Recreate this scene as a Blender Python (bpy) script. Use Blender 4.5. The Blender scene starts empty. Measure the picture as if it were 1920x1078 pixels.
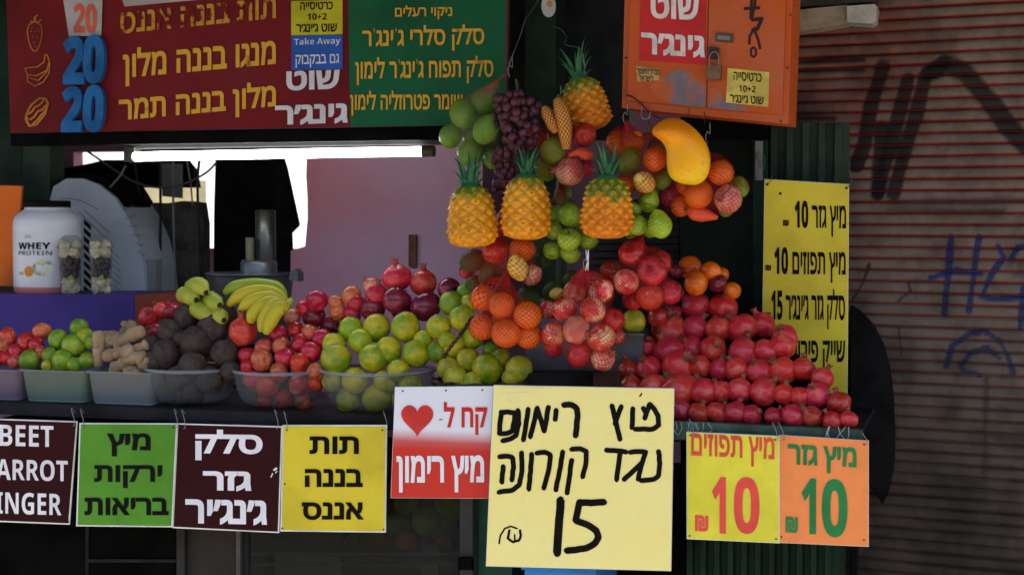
import bpy, math, random
import numpy as np
from mathutils import Vector, Matrix, Euler, noise as mnoise
from mathutils.geometry import delaunay_2d_cdt, interpolate_bezier, convex_hull_2d
random.seed(7)
SC = bpy.context.scene
COL = SC.collection
R = math.radians

# ------------------------------------------------------------------ camera, sky, sun, exposure
F = 3000.0                       # focal length in photograph pixels (1920 wide)
YAW, PITCH, CAMZ, DIST = R(16.3), R(2.65), 1.6, F / 650.0
FWD = Vector((-math.sin(YAW) * math.cos(PITCH), math.cos(YAW) * math.cos(PITCH), -math.sin(PITCH)))
RIGHT = Vector((math.cos(YAW), math.sin(YAW), 0))
UP = RIGHT.cross(FWD)
CAM = Vector((0, 0, CAMZ - DIST * math.sin(PITCH))) - FWD * DIST
CAM.z = CAMZ
cd = bpy.data.cameras.new('camera'); cam = bpy.data.objects.new('camera', cd); COL.objects.link(cam)
cd.sensor_width = 36; cd.lens = F / 1920 * 36; cd.clip_start = 0.05; cd.clip_end = 2000
cam.matrix_world = Matrix.Translation(CAM) @ Matrix((RIGHT, UP, -FWD)).transposed().to_4x4()
cd.dof.use_dof = True; cd.dof.focus_distance = DIST; cd.dof.aperture_fstop = 4.0
SC.camera = cam
SUN_EL, SUN_AZ = R(62), R(-150)      # azimuth: direction towards the sun, measured from +x... see below
SDIR = Vector((0.40, -0.92, 0)).normalized() * math.cos(SUN_EL) + Vector((0, 0, math.sin(SUN_EL)))
w = bpy.data.worlds.new('World'); SC.world = w; w.use_nodes = True
nt = w.node_tree; sky = nt.nodes.new('ShaderNodeTexSky'); sky.sky_type = 'NISHITA'; sky.sun_disc = False
sky.sun_elevation = SUN_EL; sky.sun_rotation = math.atan2(SDIR.x, SDIR.y)
nt.links.new(sky.outputs[0], nt.nodes['Background'].inputs[0]); nt.nodes['Background'].inputs[1].default_value = 0.095
sl = bpy.data.lights.new('sun', 'SUN'); sl.energy = 4.0; sl.angle = R(0.5); sl.color = (1, 0.93, 0.82)
so = bpy.data.objects.new('sun', sl); COL.objects.link(so); so.rotation_euler = (-SDIR).to_track_quat('-Z', 'Y').to_euler()
SC.view_settings.view_transform = 'Standard'; SC.view_settings.look = 'None'; SC.view_settings.gamma = 1
SC.view_settings.exposure = 1.72
SC.render.engine = 'CYCLES'
SC.cycles.max_bounces = 8; SC.cycles.transparent_max_bounces = 24

# ------------------------------------------------------------------ pixel <-> world
def ray(px, py): return FWD + RIGHT * ((px - 960) / F) + UP * ((539 - py) / F)
def at(px, py, Y):
    d = ray(px, py); return CAM + d * ((Y - CAM.y) / d.y)
def mpp(px, py, Y):
    d = ray(px, py); return ((Y - CAM.y) / d.y) / F
def crop(ox, oy, s): return lambda x, y: (ox + x / s, oy + y / s)
K1 = crop(0, 0, 2.909); K2 = crop(500, 0, 2.909); K3 = crop(1000, 0, 2.909)
K5 = crop(0, 300, 2.155); K6 = crop(400, 400, 2.695); K7 = crop(800, 200, 2.909); K8 = crop(800, 420, 2.695)
KP = crop(1130, 420, 2.566); KS = crop(0, 740, 3.189); KY = crop(460, 700, 2.852); KB = crop(860, 700, 2.852)
KT = crop(1400, 300, 2.694); KO = crop(1400, 660, 2.579); KSH = crop(1400, 0, 2.913); KI = crop(200, 240, 3.37)

# ------------------------------------------------------------------ materials
MATS = {}
def pm(name, col, rough=0.5, spec=0.4, var=0.12, nscale=6.0, bump=0.0, bscale=40.0, metal=0.0, col2=None, mix=(0.45, 0.6), hv=0.0,
       coords='Object', stretch=(1, 1, 1), emit=0.0, coat=0.0, sss=0.0, detail=4.0, dirt=0.0, voron=False):
    if name in MATS: return MATS[name]
    m = bpy.data.materials.new(name); m.use_nodes = True; MATS[name] = m
    n = m.node_tree.nodes; L = m.node_tree.links; b = n['Principled BSDF']
    b.inputs['Roughness'].default_value = rough; b.inputs['Specular IOR Level'].default_value = spec * (1.0 if metal else 0.5)
    b.inputs['Metallic'].default_value = metal; b.inputs['Coat Weight'].default_value = coat; b.inputs['Coat Roughness'].default_value = 0.20
    if sss: b.inputs['Subsurface Weight'].default_value = sss; b.inputs['Subsurface Radius'].default_value = (0.02, 0.008, 0.004); b.inputs['Subsurface Scale'].default_value = 0.3
    tc = n.new('ShaderNodeTexCoord'); mp = n.new('ShaderNodeMapping'); mp.inputs['Scale'].default_value = stretch
    L.new(tc.outputs[coords], mp.inputs[0]); oi = n.new('ShaderNodeObjectInfo')
    mul = n.new('ShaderNodeMath'); mul.operation = 'MULTIPLY'; mul.inputs[1].default_value = 37.0; L.new(oi.outputs['Random'], mul.inputs[0])
    def nz(scale, det=detail, rgh=0.6):
        t = n.new('ShaderNodeTexNoise'); t.noise_dimensions = '4D'; t.inputs['Scale'].default_value = scale
        t.inputs['Detail'].default_value = det; t.inputs['Roughness'].default_value = rgh
        L.new(mp.outputs[0], t.inputs['Vector']); L.new(mul.outputs[0], t.inputs['W']); return t
    t1 = nz(nscale); rp = n.new('ShaderNodeMapRange'); rp.inputs[1].default_value = mix[0]; rp.inputs[2].default_value = mix[1]
    L.new(t1.outputs['Fac'], rp.inputs[0])
    mx = n.new('ShaderNodeMix'); mx.data_type = 'RGBA'; L.new(rp.outputs[0], mx.inputs[0])
    c2 = col2 if col2 else tuple(c * (1 - var * 1.6) for c in col)
    c1 = col if col2 else tuple(min(1, c * (1 + var)) for c in col)
    mx.inputs[6].default_value = (*c1, 1); mx.inputs[7].default_value = (*c2, 1)
    out = mx.outputs[2]
    t2 = nz(nscale * 5.3); hs = n.new('ShaderNodeHueSaturation')
    v = n.new('ShaderNodeMapRange'); v.inputs[3].default_value = 1 - var * 1.2; v.inputs[4].default_value = 1 + var * 1.2
    L.new(t2.outputs['Fac'], v.inputs[0])
    if hv:
        ov = n.new('ShaderNodeMapRange'); ov.inputs[3].default_value = 1 - hv; ov.inputs[4].default_value = 1 + hv * 0.6
        L.new(oi.outputs['Random'], ov.inputs[0]); mm = n.new('ShaderNodeMath'); mm.operation = 'MULTIPLY'
        L.new(v.outputs[0], mm.inputs[0]); L.new(ov.outputs[0], mm.inputs[1]); L.new(mm.outputs[0], hs.inputs['Value'])
        oh = n.new('ShaderNodeMapRange'); oh.inputs[3].default_value = 0.5 - hv * 0.05; oh.inputs[4].default_value = 0.5 + hv * 0.05
        L.new(mul.outputs[0], oh.inputs[0]); fr = n.new('ShaderNodeMath'); fr.operation = 'FRACT'; L.new(mul.outputs[0], fr.inputs[0]); L.new(fr.outputs[0], oh.inputs[0])
        L.new(oh.outputs[0], hs.inputs['Hue'])
    else: L.new(v.outputs[0], hs.inputs['Value'])
    L.new(out, hs.inputs['Color']); out = hs.outputs[0]
    if dirt:
        t3 = nz(nscale * 1.7, 8, 0.7); dr = n.new('ShaderNodeMapRange'); dr.inputs[1].default_value = 0.55; dr.inputs[2].default_value = 0.75; dr.inputs[4].default_value = dirt
        L.new(t3.outputs['Fac'], dr.inputs[0]); dm = n.new('ShaderNodeMix'); dm.data_type = 'RGBA'; L.new(dr.outputs[0], dm.inputs[0])
        L.new(out, dm.inputs[6]); dm.inputs[7].default_value = (0.05, 0.04, 0.035, 1); out = dm.outputs[2]
    L.new(out, b.inputs['Base Color'])
    rr = n.new('ShaderNodeMapRange'); rr.inputs[3].default_value = max(0.02, rough - 0.12); rr.inputs[4].default_value = min(1, rough + 0.12)
    L.new(t2.outputs['Fac'], rr.inputs[0]); L.new(rr.outputs[0], b.inputs['Roughness'])
    if bump:
        if voron:
            tb = n.new('ShaderNodeTexVoronoi'); tb.inputs['Scale'].default_value = bscale; L.new(mp.outputs[0], tb.inputs['Vector']); o = tb.outputs['Distance']
        else: tb = nz(bscale, 3); o = tb.outputs['Fac']
        bp = n.new('ShaderNodeBump'); bp.inputs['Strength'].default_value = bump; bp.inputs['Distance'].default_value = 0.004
        L.new(o, bp.inputs['Height']); L.new(bp.outputs[0], b.inputs['Normal'])
    if emit:
        b.inputs['Emission Color'].default_value = (*col, 1); b.inputs['Emission Strength'].default_value = emit
    return m
def attr_mat(name, attr, rough=0.5, spec=0.3, bump=0.0, bscale=60, var=0.25, nscale=8):
    m = pm(name, (1, 1, 1), rough, spec, var=var, nscale=nscale, bump=bump, bscale=bscale)
    n = m.node_tree.nodes; L = m.node_tree.links; b = n['Principled BSDF']
    a = n.new('ShaderNodeAttribute'); a.attribute_name = attr
    src = b.inputs['Base Color'].links[0].from_socket
    mx = n.new('ShaderNodeMix'); mx.data_type = 'RGBA'; mx.blend_type = 'MULTIPLY'; mx.inputs[0].default_value = 1
    L.new(a.outputs['Color'], mx.inputs[6]); L.new(src, mx.inputs[7]); L.new(mx.outputs[2], b.inputs['Base Color'])
    return m
def clear_mat(name, col, alpha, rough=0.15, gloss=0.08, edge=0.42):
    if name in MATS: return MATS[name]
    m = bpy.data.materials.new(name); m.use_nodes = True; MATS[name] = m
    n = m.node_tree.nodes; L = m.node_tree.links; b = n['Principled BSDF']
    b.inputs['Base Color'].default_value = (*col, 1); b.inputs['Roughness'].default_value = rough
    tr = n.new('ShaderNodeBsdfTransparent'); tr.inputs[0].default_value = (*[0.6 + 0.4 * c for c in col], 1)
    mx = n.new('ShaderNodeMixShader'); fr = n.new('ShaderNodeLayerWeight'); fr.inputs[0].default_value = 0.25
    t = n.new('ShaderNodeTexNoise'); t.inputs['Scale'].default_value = 14
    a = n.new('ShaderNodeMath'); a.operation = 'MULTIPLY_ADD'; a.inputs[1].default_value = edge; a.inputs[2].default_value = alpha
    L.new(fr.outputs['Facing'], a.inputs[0])
    a2 = n.new('ShaderNodeMath'); a2.operation = 'MULTIPLY_ADD'; a2.inputs[1].default_value = 0.10; L.new(t.outputs['Fac'], a2.inputs[0]); L.new(a.outputs[0], a2.inputs[2]); a2.use_clamp = True
    L.new(a2.outputs[0], mx.inputs[0]); L.new(tr.outputs[0], mx.inputs[1]); L.new(b.outputs[0], mx.inputs[2])
    L.new(mx.outputs[0], n['Material Output'].inputs['Surface']); return m
def net_mat(name, col, width=0.16):
    if name in MATS: return MATS[name]
    m = bpy.data.materials.new(name); m.use_nodes = True; MATS[name] = m
    n = m.node_tree.nodes; L = m.node_tree.links; b = n['Principled BSDF']
    b.inputs['Base Color'].default_value = (*col, 1); b.inputs['Roughness'].default_value = 0.45
    uv = n.new('ShaderNodeUVMap'); sp = n.new('ShaderNodeSeparateXYZ'); L.new(uv.outputs[0], sp.inputs[0])
    def mth(op, a, bb=None, v=None):
        x = n.new('ShaderNodeMath'); x.operation = op; L.new(a, x.inputs[0])
        if bb is not None: L.new(bb, x.inputs[1])
        if v is not None: x.inputs[1].default_value = v
        return x.outputs[0]
    at_ = n.new('ShaderNodeAttribute'); at_.attribute_name = 'dens'
    wd_ = mth('ADD', mth('MULTIPLY', at_.outputs['Fac'], v=0.34), v=width / 2)
    cm = n.new('ShaderNodeMix'); cm.data_type = 'RGBA'; L.new(at_.outputs['Fac'], cm.inputs[0]); cm.inputs[6].default_value = (*col, 1); cm.inputs[7].default_value = (0.34, 0.006, 0.012, 1)
    L.new(cm.outputs[2], b.inputs['Base Color']); b.inputs['Specular IOR Level'].default_value = 0.2
    def line(s):
        f = mth('FRACT', s); d = mth('SUBTRACT', f, v=0.5); d = mth('ABSOLUTE', d); return mth('LESS_THAN', d, bb=wd_)
    a = line(mth('ADD', sp.outputs[0], sp.outputs[1])); c = line(mth('SUBTRACT', sp.outputs[0], sp.outputs[1]))
    k = mth('MAXIMUM', a, c)
    tr = n.new('ShaderNodeBsdfTransparent'); mx = n.new('ShaderNodeMixShader')
    L.new(k, mx.inputs[0]); L.new(tr.outputs[0], mx.inputs[1]); L.new(b.outputs[0], mx.inputs[2]); L.new(mx.outputs[0], n['Material Output'].inputs['Surface'])
    return m

# ------------------------------------------------------------------ object plumbing
ORG = {}
def tag(o, label=None, cat=None, group=None, kind=None):
    if label: o['label'] = label
    if cat: o['category'] = cat
    if group: o['group'] = group
    if kind: o['kind'] = kind
    return o
def thing(name, label, cat, loc, group=None):
    o = bpy.data.objects.new(name, None); COL.objects.link(o); o.location = loc; o.empty_display_size = 0.05
    ORG[o] = Vector(loc); return tag(o, label, cat, group)
def link_mesh(name, me, mat, parent=None, org=None):
    if mat is not None and not me.materials: me.materials.append(mat)
    o = bpy.data.objects.new(name, me); COL.objects.link(o)
    if parent is not None:
        o.parent = parent; ORG[o] = ORG[parent]
    else:
        ORG[o] = Vector(org) if org is not None else Vector((0, 0, 0)); o.location = ORG[o]
    return o
class MB:
    def __init__(s): s.v = []; s.f = []; s.mi = []
    def add(s, v, f):
        b = len(s.v); s.v += [Vector(x) for x in v]; s.f += [tuple(b + i for i in q) for q in f]; return s
    def box(s, a, b):
        (x0, y0, z0), (x1, y1, z1) = a, b
        return s.hexa([(x0, y0, z0), (x1, y0, z0), (x1, y0, z1), (x0, y0, z1)], (0, y1 - y0, 0))
    def hexa(s, q, off):
        off = Vector(off); q = [Vector(p) for p in q]; v = q + [p + off for p in q]
        return s.add(v, [(0, 1, 2, 3), (7, 6, 5, 4), (0, 4, 5, 1), (1, 5, 6, 2), (2, 6, 7, 3), (3, 7, 4, 0)])
    def slab(s, px, Y, t):            # px: BL, BR, TR, TL corners in the plane Y, thickness t backwards
        return s.hexa([at(x, y, Y) for x, y in px], (0, t, 0))
    def rect(s, x0, y0, x1, y1, Y, t): return s.slab([(x0, y1), (x1, y1), (x1, y0), (x0, y0)], Y, t)
    def prism(s, pts, off):           # pts: outline (3-D), any simple polygon
        off = Vector(off); pts = [Vector(p) for p in pts]; n = len(pts)
        v = pts + [p + off for p in pts]
        return s.add(v, [tuple(range(n)), tuple(range(2 * n - 1, n - 1, -1))] + [(i, n + i, n + (i + 1) % n, (i + 1) % n) for i in range(n)])
    def tube(s, pts, rad, n=8, caps=True):
        pts = [Vector(p) for p in pts]; k = len(pts)
        rad = [rad] * k if not hasattr(rad, '__len__') else rad
        T = [(pts[min(i + 1, k - 1)] - pts[max(i - 1, 0)]).normalized() for i in range(k)]
        a = Vector((0, 0, 1)) if abs(T[0].z) < 0.9 else Vector((1, 0, 0))
        u = T[0].cross(a).normalized(); v = []
        for i in range(k):
            u = (u - T[i] * u.dot(T[i])).normalized(); q = T[i].cross(u)
            v += [pts[i] + (u * math.cos(2 * math.pi * j / n) + q * math.sin(2 * math.pi * j / n)) * rad[i] for j in range(n)]
        f = [(i * n + j, i * n + (j + 1) % n, (i + 1) * n + (j + 1) % n, (i + 1) * n + j) for i in range(k - 1) for j in range(n)]
        if caps: f += [tuple(range(n - 1, -1, -1)), tuple((k - 1) * n + j for j in range(n))]
        return s.add(v, f)
    def lathe(s, prof, c, n=32, sx=1, sy=1):
        c = Vector(c); v = []; k = len(prof)
        for r, z in prof: v += [c + Vector((r * sx * math.cos(2 * math.pi * j / n), r * sy * math.sin(2 * math.pi * j / n), z)) for j in range(n)]
        return s.add(v, [(i * n + j, i * n + (j + 1) % n, (i + 1) * n + (j + 1) % n, (i + 1) * n + j) for i in range(k - 1) for j in range(n)])
    def build(s, name, mat, parent=None, smooth=False, org=None):
        if parent is not None: o = ORG[parent]
        elif org is not None: o = Vector(org)
        else:
            o = sum(s.v, Vector()) / len(s.v); o.z = min(p.z for p in s.v)
        me = bpy.data.meshes.new(name); me.from_pydata([p - o for p in s.v], [], s.f); me.update()
        if smooth: me.polygons.foreach_set('use_smooth', [True] * len(me.polygons))
        return link_mesh(name, me, mat, parent, o)
def sm(pts, n=6):                    # Catmull-Rom smoothing of a polyline
    pts = [Vector(p) for p in pts]; out = []
    for i in range(len(pts) - 1):
        p0, p1, p2, p3 = pts[max(i - 1, 0)], pts[i], pts[i + 1], pts[min(i + 2, len(pts) - 1)]
        for k in range(n):
            t = k / n; out.append(0.5 * ((2 * p1) + (p2 - p0) * t + (2 * p0 - 5 * p1 + 4 * p2 - p3) * t * t + (3 * p1 - p0 - 3 * p2 + p3) * t ** 3))
    return out + [pts[-1]]

# ------------------------------------------------------------------ lettering
_GL = {}
def winding_fill(cont):
    V = []; E = []
    for c in cont:
        b = len(V); V += [Vector((p[0], p[1])) for p in c]; E += [(b + i, b + (i + 1) % len(c)) for i in range(len(c))]
    vc, _, fc, _, _, _ = delaunay_2d_cdt(V, E, [], 0, 1e-5)
    P = np.array([(p.x, p.y) for p in vc]); T = np.array([f for f in fc]); C = P[T].mean(axis=1)
    wn = np.zeros(len(C), int)
    for c in cont:
        a = np.array([(p[0], p[1]) for p in c]); b = np.roll(a, -1, axis=0)
        for (ax, ay), (bx, by) in zip(a, b):
            if ay == by: continue
            m = ((ay <= C[:, 1]) != (by <= C[:, 1]))
            side = (bx - ax) * (C[:, 1] - ay) - (C[:, 0] - ax) * (by - ay)
            wn += np.where(m & (by > ay) & (side > 0), 1, 0) - np.where(m & (by < ay) & (side < 0), 1, 0)
    return P, T[wn != 0]
def glyphs(text, bold):
    if (text, bold) in _GL: return _GL[text, bold]
    c = bpy.data.curves.new('t', 'FONT'); c.body = text; o = bpy.data.objects.new('t', c); COL.objects.link(o)
    dg = bpy.context.evaluated_depsgraph_get(); cu = o.to_curve(dg); cont = []
    for s in cu.splines:
        bp = s.bezier_points; pts = []; n = len(bp)
        for i in range(n):
            p, q = bp[i], bp[(i + 1) % n]
            straight = (p.handle_right - p.co).cross(q.co - p.co).length < 1e-5 and (q.handle_left - p.co).cross(q.co - p.co).length < 1e-5
            pts += [p.co.copy()] if straight else [Vector(x) for x in interpolate_bezier(p.co, p.handle_right, q.handle_left, q.co, 6)[:-1]]
        cl = []
        for p in pts:
            if not cl or (p - cl[-1]).length > 1e-4: cl.append(p)
        if len(cl) > 2 and (cl[0] - cl[-1]).length < 1e-4: cl.pop()
        if len(cl) > 2: cont.append(cl)
    o.to_curve_clear(); bpy.data.objects.remove(o); bpy.data.curves.remove(c)
    ar = [sum(a.x * b.y - b.x * a.y for a, b in zip(k, k[1:] + k[:1])) for k in cont]
    sg = 1 if ar[max(range(len(ar)), key=lambda i: abs(ar[i]))] > 0 else -1
    res = []
    for k in cont:
        n = len(k); q = []
        for i in range(n):
            e1 = (k[i] - k[i - 1]); e2 = (k[(i + 1) % n] - k[i]); e1.z = e2.z = 0
            n1 = Vector((e1.y, -e1.x, 0)).normalized(); n2 = Vector((e2.y, -e2.x, 0)).normalized()
            m = n1 + n2; L = m.length
            m = m / L * min(1 / max(0.35, L / 2), 2.0) if L > 1e-3 else n1
            q.append(k[i] + m * (bold * sg))
        res.append(q)
    P, T = winding_fill(res)
    used = np.unique(T); lo = P[used].min(axis=0); hi = P[used].max(axis=0)
    _GL[text, bold] = ((P - lo) / (hi - lo), T); return _GL[text, bold]
def quad(K, x0, y0, x1, y1, sl=0.0, dx=0.0):     # box in crop coords; sl: slope (dy/dx); dx: shift of the bottom
    a = [(x0, y0), (x1, y0 + sl * (x1 - x0)), (x1 + dx, y1 + sl * (x1 - x0)), (x0 + dx, y1)]
    return [K(*p) for p in a]
def planar(Y): return lambda px, py: at(px, py, Y)
def letter(parent, mat, lines, mapf, name='lettering'):
    for text, bold, q in lines:
        P, T = glyphs(text, bold)
        v = []; mb = MB()
        for u, t in P:
            t = 1 - t
            x = (q[0][0] * (1 - u) + q[1][0] * u) * (1 - t) + (q[3][0] * (1 - u) + q[2][0] * u) * t
            y = (q[0][1] * (1 - u) + q[1][1] * u) * (1 - t) + (q[3][1] * (1 - u) + q[2][1] * u) * t
            v.append(mapf(x, y))
        mb.add(v, [tuple(int(i) for i in f) for f in T]).build(name, mat, parent)
def strokes(parent, mat, K, S, mapf, wdt, name='lettering', rough=0.0):
    cont = []
    rnd = random.Random(3)
    for s in S:
        wd = wdt
        if isinstance(s[0], (int, float)): wd = s[0]; s = s[1:]
        p = [Vector(K(*a)) for a in s]; wpx = wd / 2 * (Vector(K(1, 0)) - Vector(K(0, 0))).length
        if rough:
            q = []
            for a, b in zip(p, p[1:]):
                k = max(2, int((b - a).length / 7)); q += [a.lerp(b, i / k) + Vector((rnd.uniform(-1, 1), rnd.uniform(-1, 1))) * rough for i in range(k)]
            p = q + [p[-1]]
        for a, b in zip(p, p[1:]):
            d = (b - a); d = d.normalized() if d.length > 1e-6 else Vector((1, 0)); nn = Vector((-d.y, d.x)) * wpx
            cont.append([a + nn, a - nn, b - nn, b + nn] if True else [])
        for a in p[1:-1] if not rough else p:
            cont.append([a + Vector((math.cos(t), math.sin(t))) * wpx * (rnd.uniform(0.85, 1.08) if rough else 1.0) for t in [i * math.pi / 4 for i in range(8)]])
    for c in cont:
        if sum(a.x * b.y - b.x * a.y for a, b in zip(c, c[1:] + c[:1])) < 0: c.reverse()
    P, T = winding_fill(cont)
    return MB().add([mapf(*p) for p in P], [tuple(int(i) for i in f) for f in T]).build(name, mat, parent)
def heb(s): return s[::-1]
def lat(s):                          # digits and Latin letters in the heavy sans alphabet
    o = ''
    for ch in s:
        if ch.isdigit(): o += chr(0x1D7EC + int(ch))
        elif 'A' <= ch <= 'Z': o += chr(0x1D5D4 + ord(ch) - 65)
        elif 'a' <= ch <= 'z': o += chr(0x1D5EE + ord(ch) - 97)
        else: o += ch
    return o
INK = pm('black_print', (0.006, 0.005, 0.005), 0.7, 0.15, 0.2)
WHITE = pm('white_print', (0.72, 0.72, 0.75), 0.5, 0.3, 0.06)
YELLOWP = pm('yellow_paint_lettering', (0.55, 0.30, 0.03), 0.6, 0.2, 0.15, nscale=16, col2=(0.20, 0.06, 0.012), mix=(0.60, 0.72))
WIRE = pm('steel_wire', (0.26, 0.26, 0.26), 0.35, 0.5, 0.1, metal=0.8)
def s_hook(parent, px, py0, py1, Y):
    c = at(px, py0, Y); e = at(px + 4, py1, Y); L = (c.z - e.z)
    p = [c + Vector((-0.006, 0.02, -0.012)), c + Vector((-0.008, 0.008, 0.003)), c + Vector((-0.004, -0.003, 0.004)), c + Vector((0.002, -0.008, -0.008)),
         c.lerp(e, 0.6) + Vector((0.004, -0.008, 0)), e + Vector((0.004, -0.010, 0)), e + Vector((-0.002, -0.011, -0.004))]
    return MB().tube(sm(p, 5), 0.0011, 5).build('hook', WIRE, parent, True)

# ------------------------------------------------------------------ fruit prototypes
def sphere_mesh(name, fn, nu=28, nv=18, mat=None, attr=None):
    v = [fn(0, 0)]; at_ = [(0, 0)]
    for i in range(1, nv):
        for j in range(nu):
            v.append(fn(math.pi * i / nv, 2 * math.pi * j / nu)); at_.append((math.pi * i / nv, 2 * math.pi * j / nu))
    v.append(fn(math.pi, 0)); at_.append((math.pi, 0)); last = len(v) - 1
    f = [(0, 1 + j, 1 + (j + 1) % nu) for j in range(nu)]
    for i in range(nv - 2):
        for j in range(nu):
            a = 1 + i * nu + j; b = 1 + i * nu + (j + 1) % nu; f.append((a, a + nu, b + nu, b))
    f += [(last, 1 + (nv - 2) * nu + (j + 1) % nu, 1 + (nv - 2) * nu + j) for j in range(nu)]
    me = bpy.data.meshes.new(name); me.from_pydata(v, [], f); me.polygons.foreach_set('use_smooth', [True] * len(f))
    if attr:
        a = me.color_attributes.new('tint', 'FLOAT_COLOR', 'POINT')
        a.data.foreach_set('color', np.array([(*attr(t, p), 1) for t, p in at_], dtype=np.float32).ravel())
    if mat: me.materials.append(mat)
    return me
def lump(t, p, amp, sc, sd):
    d = Vector((math.sin(t) * math.cos(p), math.sin(t) * math.sin(p), math.cos(t)))
    return 1 + amp * mnoise.noise(d * sc + Vector((sd, sd * 1.7, 0)))
def ball(sx=1, sy=1, sz=1, amp=0.03, sc=1.5, sd=0, point=0.0, top=0.0):
    def fn(t, p):
        r = lump(t, p, amp, sc, sd); s, c = math.sin(t), math.cos(t)
        z = c * sz + point * (max(0, c) ** 8) - point * 0.6 * (max(0, -c) ** 8)
        k = 1 - top * max(0, c)
        return Vector((s * math.cos(p) * sx * k * r, s * math.sin(p) * sy * k * r, z * r))
    return fn
def applefn(sd, h=0.9):
    def fn(t, p):
        r = lump(t, p, 0.04, 1.3, sd); s, c = math.sin(t), math.cos(t); rho = s * (1 + 0.08 * c)
        z = c * h - 0.34 * math.exp(-(rho / 0.30) ** 2) * (1 if c > 0 else 0) + 0.24 * math.exp(-(rho / 0.26) ** 2) * (1 if c < 0 else 0)
        rho *= 1 + 0.02 * math.cos(5 * p) * (1 - c) * 0.7
        return Vector((rho * math.cos(p) * r, rho * math.sin(p) * r, z * r))
    return fn
def pomfn(sd):
    def fn(t, p):
        s, c = math.sin(t), math.cos(t); r = lump(t, p, 0.07, 1.6, sd) * (1 + 0.028 * math.cos(6 * p + sd) * s)
        z = c * 0.94 + 0.13 * math.exp(-(s / 0.30) ** 2) * (1 if c > 0 else 0) - (0.06 * math.exp(-(s / 0.3) ** 2) * -1 if c < 0 else 0)
        return Vector((s * math.cos(p) * r, s * math.sin(p) * r, z * r))
    return fn
def calyx_mesh(sd):
    rnd = random.Random(sd); n = 24; v = []; f = []
    rings = [(0.27, 0.96), (0.20, 1.07), (0.19, 1.16), (0.23, 1.26)]
    for r, z in rings: v += [Vector((r * math.cos(2 * math.pi * j / n), r * math.sin(2 * math.pi * j / n), z)) for j in range(n)]
    for j in range(n):
        k = j % 4; hgt = {0: 0.0, 1: 0.10, 2: 0.17, 3: 0.10}[k] + rnd.uniform(-.02, .02); rr = 0.23 + hgt * 0.5
        v.append(Vector((rr * math.cos(2 * math.pi * j / n), rr * math.sin(2 * math.pi * j / n), 1.26 + hgt)))
    nr = 5
    f = [(i * n + j, i * n + (j + 1) % n, (i + 1) * n + (j + 1) % n, (i + 1) * n + j) for i in range(nr - 1) for j in range(n)]
    b = len(v); v += [Vector((0.17 * math.cos(2 * math.pi * j / n), 0.17 * math.sin(2 * math.pi * j / n), 1.20)) for j in range(n)]; v.append(Vector((0, 0, 1.12)))
    f += [(4 * n + j, 4 * n + (j + 1) % n, b + (j + 1) % n, b + j) for j in range(n)] + [(b + j, b + (j + 1) % n, b + n) for j in range(n)]
    me = bpy.data.meshes.new('calyx'); me.from_pydata(v, [], f); me.polygons.foreach_set('use_smooth', [True] * len(f)); return me
def stem_mesh(h0, h1, r, lean):
    mb = MB().tube(sm([(0, 0, h0), (lean * 0.3, 0, (h0 + h1) / 2), (lean, 0, h1)], 4), [r] * 8 + [r * 1.3], 7)
    me = bpy.data.meshes.new('stem'); me.from_pydata(mb.v, [], mb.f); me.polygons.foreach_set('use_smooth', [True] * len(me.polygons)); return me
M_OR = pm('orange_peel', (0.90, 0.165, 0.005), 0.42, 0.4, 0.08, 2.2, 0.35, 34, col2=(0.86, 0.11, 0.004), hv=0.10, voron=True, coat=0.42)
M_AP = pm('red_apple_skin', (0.55, 0.014, 0.022), 0.28, 0.5, 0.12, 2.2, col2=(0.62, 0.14, 0.07), mix=(0.54, 0.74), hv=0.22, stretch=(1.6, 1.6, 0.5), coat=0.42)
M_AB = pm('blush_apple_skin', (0.62, 0.16, 0.06), 0.32, 0.5, 0.12, 2.0, col2=(0.44, 0.03, 0.03), mix=(0.42, 0.66), hv=0.2, stretch=(2.2, 2.2, 0.5), coat=0.42)
M_PO = pm('pomegranate_rind', (0.66, 0.024, 0.034), 0.36, 0.5, 0.16, 1.5, 0.12, 22, col2=(0.74, 0.17, 0.11), mix=(0.50, 0.78), hv=0.15, dirt=0.08, coat=0.42)
M_PD = pm('dark_pomegranate_rind', (0.42, 0.012, 0.018), 0.30, 0.5, 0.14, 1.5, 0.05, 25, col2=(0.52, 0.04, 0.035), hv=0.2, coat=0.42)
M_PP = pm('pale_pomegranate_rind', (0.66, 0.12, 0.10), 0.38, 0.45, 0.12, 1.2, 0.08, 25, col2=(0.78, 0.42, 0.24), mix=(0.40, 0.62), hv=0.12, coat=0.42)
M_PK = pm('netted_apple_skin', (0.62, 0.024, 0.030), 0.35, 0.5, 0.10, 1.1, col2=(0.84, 0.50, 0.28), mix=(0.46, 0.62), hv=0.16, coat=0.42)  # cream patches stand in for lit highlights on the netted fruit
M_CX = pm('calyx_skin', (0.42, 0.07, 0.05), 0.6, 0.3, 0.3, 3, col2=(0.20, 0.08, 0.04), hv=0.2)
M_LI = pm('green_mandarin_peel', (0.24, 0.38, 0.010), 0.40, 0.45, 0.10, 1.0, 0.3, 30, col2=(0.72, 0.54, 0.012), mix=(0.42, 0.62), hv=0.20, voron=True, coat=0.42)
M_LG = pm('lime_peel', (0.13, 0.27, 0.010), 0.38, 0.45, 0.12, 1.2, 0.25, 30, col2=(0.30, 0.38, 0.015), hv=0.18, voron=True, coat=0.42)
M_YL = pm('yellow_mandarin_peel', (0.66, 0.54, 0.018), 0.40, 0.45, 0.10, 1.0, 0.3, 30, col2=(0.36, 0.36, 0.02), hv=0.12, voron=True, coat=0.42)
M_GA = pm('green_apple_skin', (0.26, 0.43, 0.012), 0.30, 0.5, 0.10, 1.6, col2=(0.36, 0.45, 0.025), hv=0.14, coat=0.42)
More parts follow.
